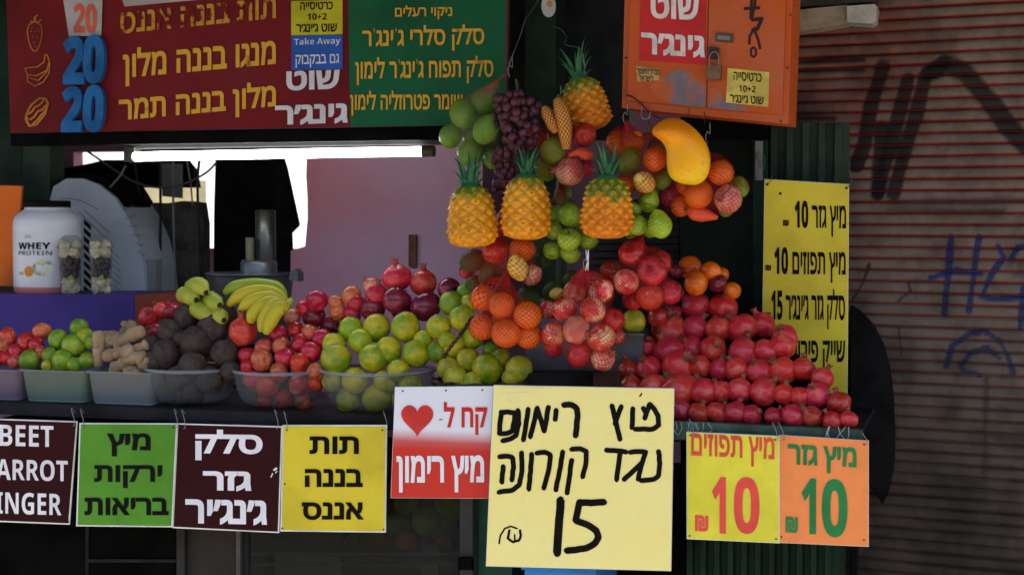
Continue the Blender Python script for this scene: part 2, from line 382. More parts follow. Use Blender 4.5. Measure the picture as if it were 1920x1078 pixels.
M_AV = pm('green_mango_skin', (0.10, 0.225, 0.014), 0.36, 0.45, 0.14, 1.6, 0.1, 20, col2=(0.17, 0.26, 0.02), hv=0.15)
M_DG = pm('dark_avocado_skin', (0.035, 0.065, 0.012), 0.45, 0.4, 0.2, 2.5, 0.4, 20, col2=(0.06, 0.08, 0.015), hv=0.15)
M_BE = pm('beet_skin', (0.088, 0.062, 0.052), 0.70, 0.25, 0.3, 2.0, 0.6, 14, col2=(0.055, 0.036, 0.030), hv=0.25, dirt=0.0)
M_LE = pm('lemon_peel', (0.80, 0.52, 0.10), 0.42, 0.4, 0.08, 2.0, 0.3, 30, hv=0.1, voron=True)
M_PE = pm('persimmon_skin', (0.84, 0.16, 0.004), 0.30, 0.5, 0.10, 1.2, col2=(0.66, 0.08, 0.008), mix=(0.42, 0.6), hv=0.12, coat=0.42)
M_PL = pm('plum_skin', (0.14, 0.010, 0.024), 0.26, 0.5, 0.2, 1.5, col2=(0.26, 0.016, 0.035), hv=0.2, coat=0.42)
M_ST = pm('stem_wood', (0.09, 0.06, 0.03), 0.8, 0.2, 0.3)
PROTO = {}
def proto(kind, bodies, kids=()): PROTO[kind] = (bodies, kids)
def sph(fn, mat, k): return [sphere_mesh(k, fn(i), 28, 18, mat) for i in (1, 2, 3)]
cal = [calyx_mesh(i) for i in (1, 2)]
for c_ in cal: c_.materials.append(M_CX)
st1 = stem_mesh(0.50, 0.92, 0.045, 0.12); st1.materials.append(M_ST)
st2 = stem_mesh(0.86, 1.0, 0.07, 0.02); st2.materials.append(M_ST)
proto('orange', sph(lambda i: ball(1, 1, 0.95, 0.02, 1.3, i), M_OR, 'orange'))
proto('apple', sph(lambda i: applefn(i), M_AP, 'apple'), [('stem', [st1])])
proto('blush', sph(lambda i: applefn(i + 5), M_AB, 'apple'), [('stem', [st1])])
proto('netapple', sph(lambda i: applefn(i + 9), M_PK, 'apple'), [('stem', [st1])])
proto('pom', sph(pomfn, M_PO, 'pomegranate'), [('calyx', cal)])
proto('dpom', sph(pomfn, M_PD, 'pomegranate'), [('calyx', cal)])
proto('ppom', sph(pomfn, M_PP, 'pomegranate'), [('calyx', cal)])
proto('mand', sph(lambda i: ball(1, 1, 0.98, 0.05, 1.4, i, 0.05), M_LI, 'mandarin'), [('stem', [st2])])
proto('lime', sph(lambda i: ball(1, 1, 0.97, 0.04, 1.4, i, 0.05), M_LG, 'lime'), [('stem', [st2])])
proto('ymand', sph(lambda i: ball(1, 1, 0.97, 0.05, 1.4, i, 0.06), M_YL, 'mandarin'), [('stem', [st2])])
proto('gapple', sph(lambda i: applefn(i + 3), M_GA, 'apple'), [('stem', [st1])])
proto('pear', sph(lambda i: ball(1, 1, 1.18, 0.05, 1.2, i, 0.0, 0.28), M_GA, 'pear'), [('stem', [stem_mesh(1.1, 1.4, 0.05, 0.1)])])
proto('gmango', sph(lambda i: ball(0.96, 0.96, 1.10, 0.06, 1.2, i), M_AV, 'mango'), [('stem', [stem_mesh(1.0, 1.16, 0.06, 0.02)])])
proto('avo', sph(lambda i: ball(0.95, 0.95, 1.14, 0.06, 1.4, i, 0, 0.15), M_DG, 'avocado'))
proto('beet', sph(lambda i: ball(1, 1, 0.93, 0.10, 1.7, i, 0.12), M_BE, 'beetroot'), [('stalk', [stem_mesh(0.95, 1.12, 0.16, 0.03)])])
proto('lemon', sph(lambda i: ball(0.88, 0.88, 1.12, 0.03, 1.5, i, 0.12), M_LE, 'lemon'))
proto('persimmon', sph(lambda i: ball(1, 1, 0.9, 0.05, 1.2, i), M_PE, 'persimmon'), [('stem', [st2])])
proto('plum', sph(lambda i: applefn(i + 7, 0.95), M_PL, 'apple'), [('stem', [st1])])
for _, kids in PROTO.values():
    for _, ms in kids:
        for m_ in ms:
            if not m_.materials: m_.materials.append(M_ST)
FR = random.Random(11)
NAMES = {'orange': 'orange', 'apple': 'apple', 'blush': 'apple', 'netapple': 'apple', 'pom': 'pomegranate', 'dpom': 'pomegranate', 'ppom': 'pomegranate',
         'mand': 'mandarin', 'lime': 'lime', 'ymand': 'mandarin', 'gapple': 'green_apple', 'pear': 'pear', 'gmango': 'green_mango', 'avo': 'avocado',
         'beet': 'beetroot', 'lemon': 'lemon', 'persimmon': 'persimmon', 'plum': 'apple'}
LOOK = {'orange': 'bright orange', 'apple': 'red apple', 'blush': 'orange-red blushed apple', 'netapple': 'highlight-painted red apple', 'pom': 'red pomegranate', 'dpom': 'dark purple-red pomegranate',
        'ppom': 'pale pink pomegranate', 'mand': 'mottled green mandarin', 'lime': 'green lime', 'ymand': 'yellow-green mandarin', 'gapple': 'green apple', 'pear': 'green pear', 'gmango': 'dull green mango',
        'avo': 'dark green avocado', 'beet': 'dark beetroot', 'lemon': 'pale yellow lemon', 'persimmon': 'orange persimmon', 'plum': 'dark plum-coloured apple'}
def fruit(kind, px, py, rpx, Y, rot=None, label='', group=None, sc=(1, 1, 1)):
    bodies, kids = PROTO[kind]; i = FR.randrange(len(bodies)); r = rpx * mpp(px, py, Y); c = at(px, py, Y)
    o = bpy.data.objects.new(NAMES[kind], bodies[i]); COL.objects.link(o); o.location = c; o.scale = tuple(r * s * FR.uniform(0.94, 1.06) for s in sc)
    if rot is None:
        if kind in ('pom', 'dpom', 'ppom'):
            rot = Vector((FR.uniform(-0.8, 0.8), FR.uniform(-0.9, 0.4), FR.uniform(0.35, 1.0)))
        elif kind in ('mand', 'lime', 'ymand', 'orange', 'beet', 'lemon', 'persimmon', 'avo'):
            rot = Vector((FR.uniform(-1, 1), FR.uniform(-0.3, 1), FR.uniform(-1, 1)))
        elif kind in ('gmango',): rot = Vector((FR.uniform(-.6, .6), FR.uniform(-0.2, .6), 1))
        else: rot = Vector((FR.uniform(-0.9, 0.9), FR.uniform(-0.5, 0.8), FR.uniform(-0.2, 1)))
    q = Vector(rot).to_track_quat('Z', 'Y') @ Euler((0, 0, FR.uniform(0, 6.28))).to_quaternion()
    o.rotation_mode = 'QUATERNION'; o.rotation_quaternion = q
    tag(o, label, NAMES[kind].replace('_', ' '), group)
    for kn, ms in kids:
        k = bpy.data.objects.new(kn, ms[FR.randrange(len(ms))]); COL.objects.link(k); k.parent = o
    return (c, r, o)
ORD = ['first', 'second', 'third', 'fourth', 'fifth', 'sixth', 'seventh', 'eighth', 'ninth', 'tenth', 'eleventh', 'twelfth', 'thirteenth', 'fourteenth', 'fifteenth']
ROWN = {1: [''], 2: ['upper ', 'lower '], 3: ['top ', 'middle ', 'bottom '], 4: ['top ', 'second ', 'third ', 'bottom '],
        5: ['top ', 'second ', 'third ', 'fourth ', 'bottom '], 6: ['top ', 'second ', 'third ', 'fourth ', 'fifth ', 'bottom '],
        7: ['top ', 'second ', 'third ', 'fourth ', 'fifth ', 'sixth ', 'bottom ']}
def heap(K, s, rows, place, group, Yf, scale=1.0):
    """rows: top row first; each a list of (kind, x, y, r[, dY[, rot]]) in crop coords; Yf(px, py) gives the depth."""
    out = []
    for ri, row in enumerate(rows):
        row = sorted(row, key=lambda a: a[1])
        for ci, a in enumerate(row):
            px, py = K(a[1], a[2]); dY = a[4] if len(a) > 4 else 0; rot = a[5] if len(a) > 5 else None
            rn = ROWN[len(rows)][ri]
            lab = f"{LOOK[a[0]]}, {ORD[ci]} from left, {rn}row of {place}" if len(row) > 1 else f"{LOOK[a[0]]} alone in the {rn}row of {place}"
            out.append(fruit(a[0], px, py, a[3] / s * scale, Yf(px, py) + dY, rot, lab, group))
    return out

# ------------------------------------------------------------------ net bags
def netbag(label, fruits, hook, Yh, col=(0.30, 0.016, 0.010), cells=44, tail=None, mat=None, width=0.14, flare=0.30):
    cs = [f[0] for f in fruits]; rs = [f[1] for f in fruits]
    lo = Vector([min(c[i] - r for c, r in zip(cs, rs)) for i in range(3)]); hi = Vector([max(c[i] + r for c, r in zip(cs, rs)) for i in range(3)])
    c = (lo + hi) / 2; n, m = 72, 46
    H = at(*hook, Yh)
    D = np.zeros((m, n, 3))
    for i in range(m):
        t = math.pi * (i + 0.5) / m
        for j in range(n):
            p = 2 * math.pi * j / n; D[i, j] = (math.sin(t) * math.cos(p), math.sin(t) * math.sin(p), math.cos(t))
    Rr = np.full((m, n), 0.0); Hu = np.full((m, n), 0.0)
    for cc, r in zip(cs, rs):
        e = np.array(cc - c); b = D @ e; disc = b * b - (e @ e - (r * 1.03) ** 2)
        ex = np.where(disc > 0, b + np.sqrt(np.maximum(disc, 0)), 0.0); Rr = np.maximum(Rr, ex); Hu = np.maximum(Hu, b + r)
    base = np.maximum(Rr, Hu * 0.62); g = base.copy()
    for _ in range(5):
        g = (g + np.roll(g, 1, 1) + np.roll(g, -1, 1) + np.vstack([g[:1], g[:-1]]) + np.vstack([g[1:], g[-1:]])) / 5
        g = np.maximum(g, Rr)
    g += 0.0012
    v = []; uv = []; dens = []
    P = np.array(c) + D * g[..., None]
    top = max(hi.z, c.z + 0.02)
    for i in range(m):
        for j in range(n + 1):
            p = Vector(P[i, j % n])
            k = (i + 0.5) / m
            if k < flare:                       # upper part gathers towards the hook
                a = (1 - k / flare) ** 1.15
                p = p.lerp(H + (p - c) * 0.05, a)
            if tail and k > 0.93: p = p.lerp(at(*tail, Yh), (k - 0.93) / 0.07)
            v.append(p); uv.append((cells * j / n, cells * 0.5 * k * 1.15)); dens.append(max(0.0, min(1.0, 1.15 - k / (flare * 0.75)), min(1.0, (k - 0.93) / 0.05) if tail else 0))
    f = [(i * (n + 1) + j, i * (n + 1) + j + 1, (i + 1) * (n + 1) + j + 1, (i + 1) * (n + 1) + j) for i in range(m - 1) for j in range(n)]
    t = thing('net_bag', label, 'net bag', (c.x, c.y, lo.z), 'fruit nets hanging over the counter')
    me = bpy.data.meshes.new('net'); me.from_pydata([p - ORG[t] for p in v], [], f)
    ul = me.uv_layers.new(name='UVMap'); ul.data.foreach_set('uv', np.array([uv[l.vertex_index] for l in me.loops], dtype=np.float32).ravel())
    me.polygons.foreach_set('use_smooth', [True] * len(f))
    da = me.attributes.new('dens', 'FLOAT', 'POINT'); da.data.foreach_set('value', np.array(dens, dtype=np.float32))
    link_mesh('net', me, mat or net_mat('red_net', col, width), t)
    s_ = [H + Vector((0, 0, -0.012)), H + Vector((-0.004, -0.004, 0.008)), H + Vector((0.002, -0.006, 0.022)), H + Vector((0.008, 0.0, 0.016)), H + Vector((0.006, 0.006, 0.05))]
    MB().tube(sm(s_, 5), 0.0011, 5).build('hook', WIRE, t, True)
    return t

# ================================================================== SETTING
GREEN = pm('dark_green_enamel', (0.007, 0.024, 0.015), 0.55, 0.2, 0.25, 3, dirt=0.5)
GREEN2 = pm('faded_green_enamel', (0.024, 0.042, 0.028), 0.6, 0.2, 0.25, 4, dirt=0.5)
BLACK = pm('black_paint', (0.003, 0.003, 0.003), 0.8, 0.05, 0.3, 5)
DARK = pm('dark_steel', (0.010, 0.011, 0.014), 0.5, 0.2, 0.3, 6)
STEEL = pm('brushed_steel', (0.38, 0.39, 0.42), 0.32, 0.5, 0.1, 10, metal=0.9)
GREYP = pm('grey_plastic', (0.16, 0.17, 0.19), 0.5, 0.4, 0.15, 8)
mb = MB().box((-60, -40, -0.02), (60, 60, 0)); g_ = mb.build('ground', pm('street_paving', (0.27, 0.24, 0.20), 0.85, 0.2, 0.2, 2.0, 0.4, 30), org=(0, 0, 0)); g_['kind'] = 'structure'
tag(MB().box((-4.2, -1.35, 2.72), (4.2, 3.2, 2.80)).build('awning', pm('awning_sheet', (0.06, 0.05, 0.045), 0.8, 0.2, 0.2)), 'dark roof sheet jutting out over the whole stall front', 'awning')
tag(MB().box((-14, -10.6, 0), (14, -10.0, 3.7)).build('sky_block_facade', pm('facade_stone', (0.30, 0.26, 0.21), 0.85, 0.2, 0.2, 0.6, dirt=0.3)), 'unseen stone front added across the street to block low sky', 'building')  # unseen house front, added and sized to block sky light
cz = at(400, 771, 0).z           # counter top
Wall = pm('stall_plaster', (0.10, 0.09, 0.085), 0.8, 0.2, 0.2, 3, dirt=0.4)
zt = 2.72
xl = at(-140, 400, 3.0).x
tag(MB().box((xl - 0.1, 0.3, 0), (xl, 3.0, zt)).build('side_wall', Wall), 'dark plaster side wall enclosing the stall interior on the menu side', 'wall')
xr = at(1290, 400, 0.95).x
tag(MB().box((xr, 1.02, 0), (xr + 0.08, 3.0, zt)).build('partition_wall', BLACK), 'black partition wall closing the stall behind the green door', 'wall')
# pink back wall with an opening on to the bright street
PINK = pm('pink_painted_wall', (0.46, 0.29, 0.40), 0.7, 0.2, 0.1, 1.4, col2=(0.50, 0.17, 0.22), mix=(0.35, 0.7), dirt=0.25)
YB = 2.0
bw = MB()
A = at(-80, 0, YB); oL = at(140, 470, YB); oR = at(577, 470, YB); zb = at(400, 466, YB).z; ztp = at(400, 282, YB).z
bw.box((xl, YB, 0), (oL.x, YB + 0.08, zt)); bw.box((oR.x, YB, 0), (xr, YB + 0.08, zt)); bw.box((oL.x, YB, 0), (oR.x, YB + 0.08, zb)); bw.box((oL.x, YB, ztp), (oR.x, YB + 0.08, zt))
tag(bw.build('back_wall', PINK), 'pink painted back wall with a wide opening to the bright street', 'wall')
tag(MB().box((-9, 6.5, 0), (9, 6.7, 5)).build('street_wall', pm('white_render_wall', (0.64, 0.63, 0.61), 0.8, 0.2, 0.04, 1.0)), 'sunlit white wall seen through the opening behind the stall', 'wall')
# protruding pink partition nearer to us, right of the opening
pk = at(578, 400, 1.35); pr = at(905, 400, 1.35)
pw = [(578, 700), (905, 700), (905, 270), (584, 270)]
pink = MB().prism([at(x, y, 1.35) for x, y in [(582, 760), (905, 760), (905, 262), (576, 262), (574, 330), (578, 395), (572, 462), (545, 470), (545, 760)]], (0, 0.03, 0))
ppt = tag(pink.build('pink_panel', PINK), 'scuffed pink panel standing inside the stall behind the fruit', 'panel')
MB().rect(766, 440, 780, 500, 1.33, 0.01).build('wooden_slat', pm('brown_wood', (0.12, 0.05, 0.03), 0.7, 0.2, 0.3, 12), ppt)
# dark ribbed panel in the gap under the hanging mangoes
rp_ = MB()
for i in range(9):
    y0 = 378 + i * 13.5
    rp_.rect(1108, y0, 1272, y0 + 11, 1.0, 0.02)
rt = thing('ribbed_panel', 'dark ribbed metal panel with red stripes behind the hanging fruit', 'panel', at(1190, 560, 1.0))
rp_.rect(1108, 500, 1272, 760, 1.0, 0.02)
rp_.build('slats', pm('ribbed_metal', (0.022, 0.016, 0.016), 0.5, 0.4, 0.3), rt)
rb2 = MB().rect(1104, 374, 1276, 770, 1.022, 0.02); rb2.build('backing', pm('rust_red_backing', (0.09, 0.016, 0.014), 0.6, 0.3, 0.3), rt)
# ------------------------------------------------------------------ posts, doors, corrugated sheets
tag(MB().rect(-520, -160, 40, 640, 1.05, 0.12).build('corner_post', GREEN), 'wide dark green corner board behind the orange board and menu edge', 'post')
tag(MB().rect(42, 236, 94, 560, 1.0, 0.10).build('window_post', GREEN2), 'narrow dark green post beside the window opening, behind the white tub', 'post')
tag(MB().rect(984, -120, 1042, 560, 0.40, 0.14).build('fruit_post', pm('post_green', (0.014, 0.028, 0.016), 0.6, 0.2, 0.3, 5, dirt=0.4)), 'dark green post behind the pineapples with a white sticker on it', 'post')
st = thing('oval_sticker', 'white oval sticker with a yellow blob stuck high on the green post', 'sticker', at(1029, 33, 0.398))
MB().prism([at(1028.5 + 13.5 * math.cos(a) + (2 if a > math.pi else 0) * 0, 12 + 21 * math.sin(a), 0.396) for a in [i * math.pi / 12 for i in range(24)]], (0, 0.003, 0)).build('paper', pm('sticker_white', (0.75, 0.74, 0.7), 0.4, 0.4, 0.05), st)
MB().prism([at(1030 + 6 * math.cos(a), 8 + 6 * math.sin(a), 0.394) for a in [i * math.pi / 6 for i in range(12)]], (0, 0.0015, 0)).build('yolk_mark', pm('sticker_yolk', (0.8, 0.42, 0.08), 0.4, 0.4, 0.05), st)
tag(MB().rect(930, -120, 984, 262, 0.52, 0.06).rect(1042, -120, 1180, 262, 0.52, 0.06).rect(880, 262, 1000, 300, 0.52, 0.06).build('upper_panel', pm('upper_panel_paint', (0.012, 0.014, 0.012), 0.6, 0.3, 0.3)), 'near-black panel behind the grapes and the topmost pineapple', 'panel')
dt = thing('green_door', 'very dark green door beside the tall yellow price board', 'door', at(1350, 1300, 0.6))
MB().rect(1276, 60, 1412, 1300, 0.62, 0.04).build('door_leaf', pm('door_green', (0.006, 0.011, 0.008), 0.6, 0.15, 0.3, 3), dt)
MB().rect(1412, 262, 1440, 1300, 0.60, 0.06).build('door_stile', GREEN, dt)
MB().rect(1416, 265, 1430, 338, 0.594, 0.005).build('hinge_plate', pm('worn_hinge', (0.16, 0.18, 0.17), 0.5, 0.4, 0.3, 20), dt)
MB().rect(1276, 232, 1440, 262, 0.585, 0.05).build('lintel', BLACK, dt)
def corrugated(x0, x1, y0, y1, Y, n, depth=0.022):
    a = at(x0, y0, Y); b = at(x1, y0, Y); z1 = a.z; z0 = at((x0 + x1) / 2, y1, Y).z; v = []; prof = []
    for i in range(n):
        for t, d in ((0.0, 1), (0.12, 0), (0.50, 0), (0.62, 1)):
            prof.append((a.x + (b.x - a.x) * (i + t) / n, Y + d * depth))
    prof.append((b.x, Y + depth)); m = MB(); k = len(prof)
    v = [Vector((x, y, z0)) for x, y in prof] + [Vector((x, y, z1)) for x, y in prof] + [Vector((x, y + 0.004, z0)) for x, y in prof] + [Vector((x, y + 0.004, z1)) for x, y in prof]
    f = [(i, i + 1, k + i + 1, k + i) for i in range(k - 1)] + [(2 * k + i + 1, 2 * k + i, 3 * k + i, 3 * k + i + 1) for i in range(k - 1)]
    return m.add(v, f)
tag(corrugated(1442, 1592, 232, 1300, 0.60, 5).build('corrugated_sheet', GREEN2), 'faded green corrugated sheet behind the tall yellow price board', 'metal sheet')
tag(corrugated(1286, 1572, 822, 1500, 0.14, 11, 0.02).build('stall_front_sheet', pm('front_sheet_green', (0.006, 0.022, 0.013), 0.55, 0.2, 0.25, 4, dirt=0.4)), 'green corrugated sheet under the pomegranate counter', 'metal sheet')

# ------------------------------------------------------------------ roller shutter with graffiti
SA = R(9); S0 = at(1470, 400, 0.80); SU = Vector((math.cos(SA), -math.sin(SA), 0)); SN = Vector((-math.sin(SA), -math.cos(SA), 0))
def on_shutter(px, py):
    d = ray(px, py); t = (S0 - CAM).dot(SN) / d.dot(SN); p = CAM + d * t; return (p - S0).dot(SU), p.z
def shutter():
    pitch = 0.0355; z0, z1 = 0.0, 2.72; ns = int((z1 - z0) / pitch); L = 1.5; nu = 330
    prof = [(0.0, 0.0), (0.04, -0.004), (0.10, -0.004), (0.15, 0.0), (0.20, 0.0035), (0.34, 0.0055), (0.58, 0.0062), (0.82, 0.0055), (0.93, 0.0032), (0.97, 0.001)]
    zz = []; dd = []; tt = []
    for s in range(ns):
        for t, d in prof: zz.append(z0 + (s + t) * pitch); dd.append(d); tt.append(t)
    zz = np.array(zz); dd = np.array(dd); tt = np.array(tt); uu = np.linspace(-0.05, L, nu)
    U, Z = np.meshgrid(uu, zz); Dp = np.repeat(dd[:, None], nu, 1); Tt = np.repeat(tt[:, None], nu, 1)
    rs = np.random.RandomState(4)
    dent = 0.003 * np.sin(U * 7 + np.floor(Z / pitch) * 1.3) * (rs.rand(ns)[np.clip((Z / pitch).astype(int), 0, ns - 1)])
    base = np.array(S0); base[2] = 0
    P = base + U[..., None] * np.array(SU) + (Dp + dent)[..., None] * np.array(SN); P[..., 2] = Z
    nz_ = lambda s, o: np.array([[mnoise.noise(Vector((u * s, z * s * 0.8 + o, o))) for u in uu[::3]] for z in zz[::3]])
    def big(s, o):
        a = nz_(s, o); a = np.repeat(np.repeat(a, 3, 0), 3, 1)[:len(zz), :nu]; return a
    n1, n2 = big(3, 0.3), big(14, 7.1)
    colr = np.zeros((len(zz), nu, 3)); colr[:] = (0.165, 0.124, 0.098); colr *= (1 + 0.25 * n1 + 0.22 * n2)[..., None]
    hi = np.clip((Z - 0.75) / 0.9, 0, 1)
    red = np.where(Tt < 0.2, 1.0, 0.0) * (0.22 + 0.78 * hi) + np.where((Tt >= 0.2) & (Tt < 0.3), 0.5, 0.0) * hi
    red2 = np.clip(1.3 - (U + 0.02) / 0.42, 0, 0.45) * np.clip((Z - 1.75) / 0.2, 0, 1)    # red overspray by the orange box
    red = np.clip(np.maximum(red, red2 * (0.6 + n2)), 0, 1)
    colr = colr * (1 - red[..., None]) + np.array((0.20, 0.018, 0.013)) * red[..., None]
    def paint(K, S, col, wd, soft=0.4, op=0.9, only=True):
        nonlocal colr
        for s in S:
            q = [on_shutter(*K(*p)) for p in s]; dmin = np.full(U.shape, 9.0)
            for (ax, az), (bx, bz) in zip(q, q[1:]):
                vx, vz = bx - ax, bz - az; LL = vx * vx + vz * vz + 1e-9
                k = np.clip(((U - ax) * vx + (Z - az) * vz) / LL, 0, 1); dmin = np.minimum(dmin, np.hypot(U - ax - k * vx, Z - az - k * vz))
            a = np.clip((wd - dmin + 0.006 * n2) / (wd * soft), 0, 1) * op
            if only: a = a * np.where(Tt < 0.12, 0.25, 1.0)
            colr = colr * (1 - a[..., None]) + np.array(col) * a[..., None]
    blk = (0.006, 0.005, 0.006); blu = (0.006, 0.020, 0.11)
    K = KSH
    paint(K, [[(745, 370), (690, 560), (640, 800), (600, 900)], [(880, 440), (830, 640), (760, 900), (720, 1060)], [(740, 700), (730, 900), (720, 1060)],
              [(1080, 345), (980, 420), (930, 620), (860, 840), (800, 1060)]], blk, 0.027, 0.3)
    paint(K, [[(1000, 400), (1090, 350), (1200, 400), (1330, 560), (1430, 690), (1530, 800)]], blk, 0.033, 0.3)
    paint(K, [[(245, 345), (640, 330)], [(245, 395), (640, 385)], [(245, 645), (480, 650)]], blk, 0.010, 0.6, 0.85)
    K = KT
    paint(K, [[(1035, 385), (1020, 560), (1000, 780)], [(1175, 390), (1150, 570), (1125, 760)], [(930, 595), (1060, 560), (1180, 575)]], blu, 0.0115, 0.35)
    paint(K, [[(1270, 430), (1300, 490), (1240, 570), (1190, 690), (1260, 705), (1400, 690)], [(1335, 500), (1375, 440), (1420, 430)], [(1400, 650), (1385, 850)]], blu, 0.011, 0.35)
    paint(K, [[(1010, 1040), (1040, 940), (1120, 880), (1200, 860), (1280, 910), (1320, 990), (1345, 1070)], [(1080, 1040), (1140, 970), (1220, 950), (1280, 1000)], [(1095, 1060), (1180, 1085)]], blu, 0.010, 0.35)
    paint(K, [[(705, 215), (1400, 205)], [(705, 250), (1300, 262)]], (0.03, 0.025, 0.025), 0.012, 0.6, 0.7)
    paint(K, [[(620, 530), (590, 620), (540, 700)], [(820, 620), (830, 660), (770, 710)], [(770, 850), (785, 980)]], blk, 0.008, 0.5, 0.8)
    K = KO
    paint(K, [[(860, 260), (950, 350), (980, 420), (900, 470)], [(780, 270), (800, 480)], [(930, 780), (1050, 780), (1000, 850)]], (0.24, 0.10, 0.01), 0.012, 0.8, 0.45)
    paint(K, [[(1120, 380), (1300, 430)], [(1000, 610), (1260, 680)], [(1150, 560), (1290, 560)], [(1160, 130), (1150, 640)], [(1040, 880), (1020, 970)]], (0.02, 0.018, 0.016), 0.014, 0.9, 0.7)
    low = np.clip((1.45 - Z) / 0.9, 0, 0.85) * (0.9 + 0.6 * n1); low = np.clip(low, 0, 0.86)   # lower slats blend into dark brown
    colr = colr * (1 - low[..., None]) + np.array((0.035, 0.028, 0.022)) * low[..., None]
    colr = np.clip(colr, 0.004, 0.8)
    me = bpy.data.meshes.new('roller_shutter'); m, n = U.shape; idx = np.arange(m * n).reshape(m, n)
    f = np.stack([idx[:-1, :-1], idx[:-1, 1:], idx[1:, 1:], idx[1:, :-1]], -1).reshape(-1, 4)
    me.vertices.add(m * n); me.vertices.foreach_set('co', (P - base).astype(np.float32).ravel())
    me.loops.add(f.size); me.loops.foreach_set('vertex_index', f.ravel().astype(np.int32)); me.polygons.add(len(f)); me.polygons.foreach_set('loop_start', np.arange(0, f.size, 4, dtype=np.int32))
    me.update(calc_edges=True)
    a = me.color_attributes.new('tint', 'FLOAT_COLOR', 'POINT'); a.data.foreach_set('color', np.dstack([colr, np.ones((m, n, 1))]).astype(np.float32).ravel())
    me.polygons.foreach_set('use_smooth', [True] * len(f))
    o = link_mesh('roller_shutter', me, attr_mat('shutter_paint', 'tint', 0.55, 0.35, 0.25, 40), None, base)
    tag(o, 'closed ribbed roller shutter with red grooves, black and blue graffiti', 'shutter')
shutter()
# weathered lamp housing over the shutter
lt = thing('lamp_housing', 'dirty cream strip lamp housing above the graffitied shutter', 'lamp', at(1560, 50, 0.62))
hb = MB(); hp = [(1486, 62), (1588, 46), (1588, 10), (1486, 20)]
hb.slab(hp, 0.62, 0.09); hb.build('body', pm('lamp_cream', (0.30, 0.24, 0.17), 0.5, 0.4, 0.2, 8, dirt=0.5), lt)
hc = MB(); hc.prism([at(x, y, 0.60) for x, y in [(1588, 42), (1634, 45), (1642, 40), (1645, 14), (1640, 8), (1588, 12)]], (0, 0.11, 0)); hc.build('end_cap', pm('lamp_cap', (0.42, 0.40, 0.36), 0.45, 0.4, 0.15, 8, dirt=0.3), lt)
MB().slab([(1480, 14), (1640, 4), (1640, -14), (1480, -2)], 0.61, 0.11).build('cover', pm('lamp_dark', (0.05, 0.045, 0.04), 0.6, 0.3, 0.2), lt)
# black rounded cover in front of the shutter
bc = MB(); Yc = 0.655
ol = [(1594, 574), (1600, 577), (1615, 588), (1637, 612), (1655, 648), (1667, 690), (1674, 750), (1677, 820), (1675, 880), (1665, 925), (1655, 945), (1640, 925), (1625, 905), (1610, 880), (1600, 1300), (1594, 1300)]
fr_ = [at(x, y, Yc) for x, y in ol]; ce = sum(fr_, Vector()) / len(fr_)
bk = [p + Vector((0, 0.07, 0)) for p in fr_]; fi = [p.lerp(ce, 0.05) + Vector((0, -0.02, 0)) for p in fr_]; k = len(ol)
bc.add(fi + fr_ + bk, [tuple(range(k - 1, -1, -1))] + [(i, (i + 1) % k, k + (i + 1) % k, k + i) for i in range(k)] + [(k + i, k + (i + 1) % k, 2 * k + (i + 1) % k, 2 * k + i) for i in range(k)])
tag(bc.build('dark_cover', pm('black_fabric', (0.006, 0.006, 0.007), 0.8, 0.2, 0.3, 12, 0.7, 9)), 'black rounded fabric shape standing between the price board and shutter', 'cover')

# ================================================================== COUNTERS
lc = thing('counter', 'long dark steel counter carrying the fruit bowls', 'counter', at(360, 900, 0.3))
cL = at(-120, 770, 0).x; cR = at(1275, 790, 0).x
MB().box((cL, 0.0, cz - 0.036), (cR, 0.035, cz + 0.002)).build('front_rail', DARK, lc)
MB().box((cL, 0.036, cz - 0.03), (cR, 0.62, cz - 0.002)).build('top_board', pm('counter_board', (0.02, 0.018, 0.018), 0.5, 0.4, 0.3, 6, dirt=0.4), lc)
rz = at(1440, 795, -0.01).z
rcn = thing('pomegranate_stand', 'green railed stand under the pomegranate pyramid', 'stand', at(1440, 1000, 0.2))
a_ = at(1264, 790, -0.01); b_ = at(1617, 800, -0.01); yv = 0.5
GRAIL = pm('rail_green', (0.035, 0.075, 0.055), 0.4, 0.5, 0.3, 8, dirt=0.5)
MB().slab([(1264, 824), (1617, 831), (1617, 806), (1264, 790)], -0.01, 0.03).build('front_rail', GRAIL, rcn)
MB().box((a_.x, 0.021, rz - 0.02), (b_.x, yv, rz - 0.004)).build('shelf', DARK, rcn)
dp0, dp1 = rz, rz + 0.30
MB().add([(a_.x - 0.16, 0.16, dp0), (b_.x - 0.10, 0.16, dp0), (b_.x - 0.30, 0.44, dp1 - 0.05), (a_.x - 0.16, 0.44, dp1 - 0.05), (a_.x - 0.16, 0.46, dp0), (b_.x - 0.10, 0.46, dp0)],
         [(0, 1, 2, 3), (0, 3, 4), (1, 5, 2), (3, 2, 5, 4)]).build('display_ramp', BLACK, rcn)
wr = clear_mat('stretch_wrap', (0.8, 0.85, 0.85), 0.05, 0.12)
rnd = random.Random(5); wm = MB()
for i in range(16):
    x = rnd.choice([rnd.uniform(1262, 1345), rnd.uniform(1545, 1616)]); y = 790 + (x - 1264) * 0.03
    p = [at(x + rnd.uniform(-8, 8), y + t * 26, -0.014) for t in (0, 0.5, 1)]
    wm.tube(p, 0.0012, 5)
wm.build('wrap_glints', pm('wrap_highlight', (0.35, 0.38, 0.38), 0.2, 0.6, 0.1), rcn)  # pale threads stand in for glints along the stretch wrap
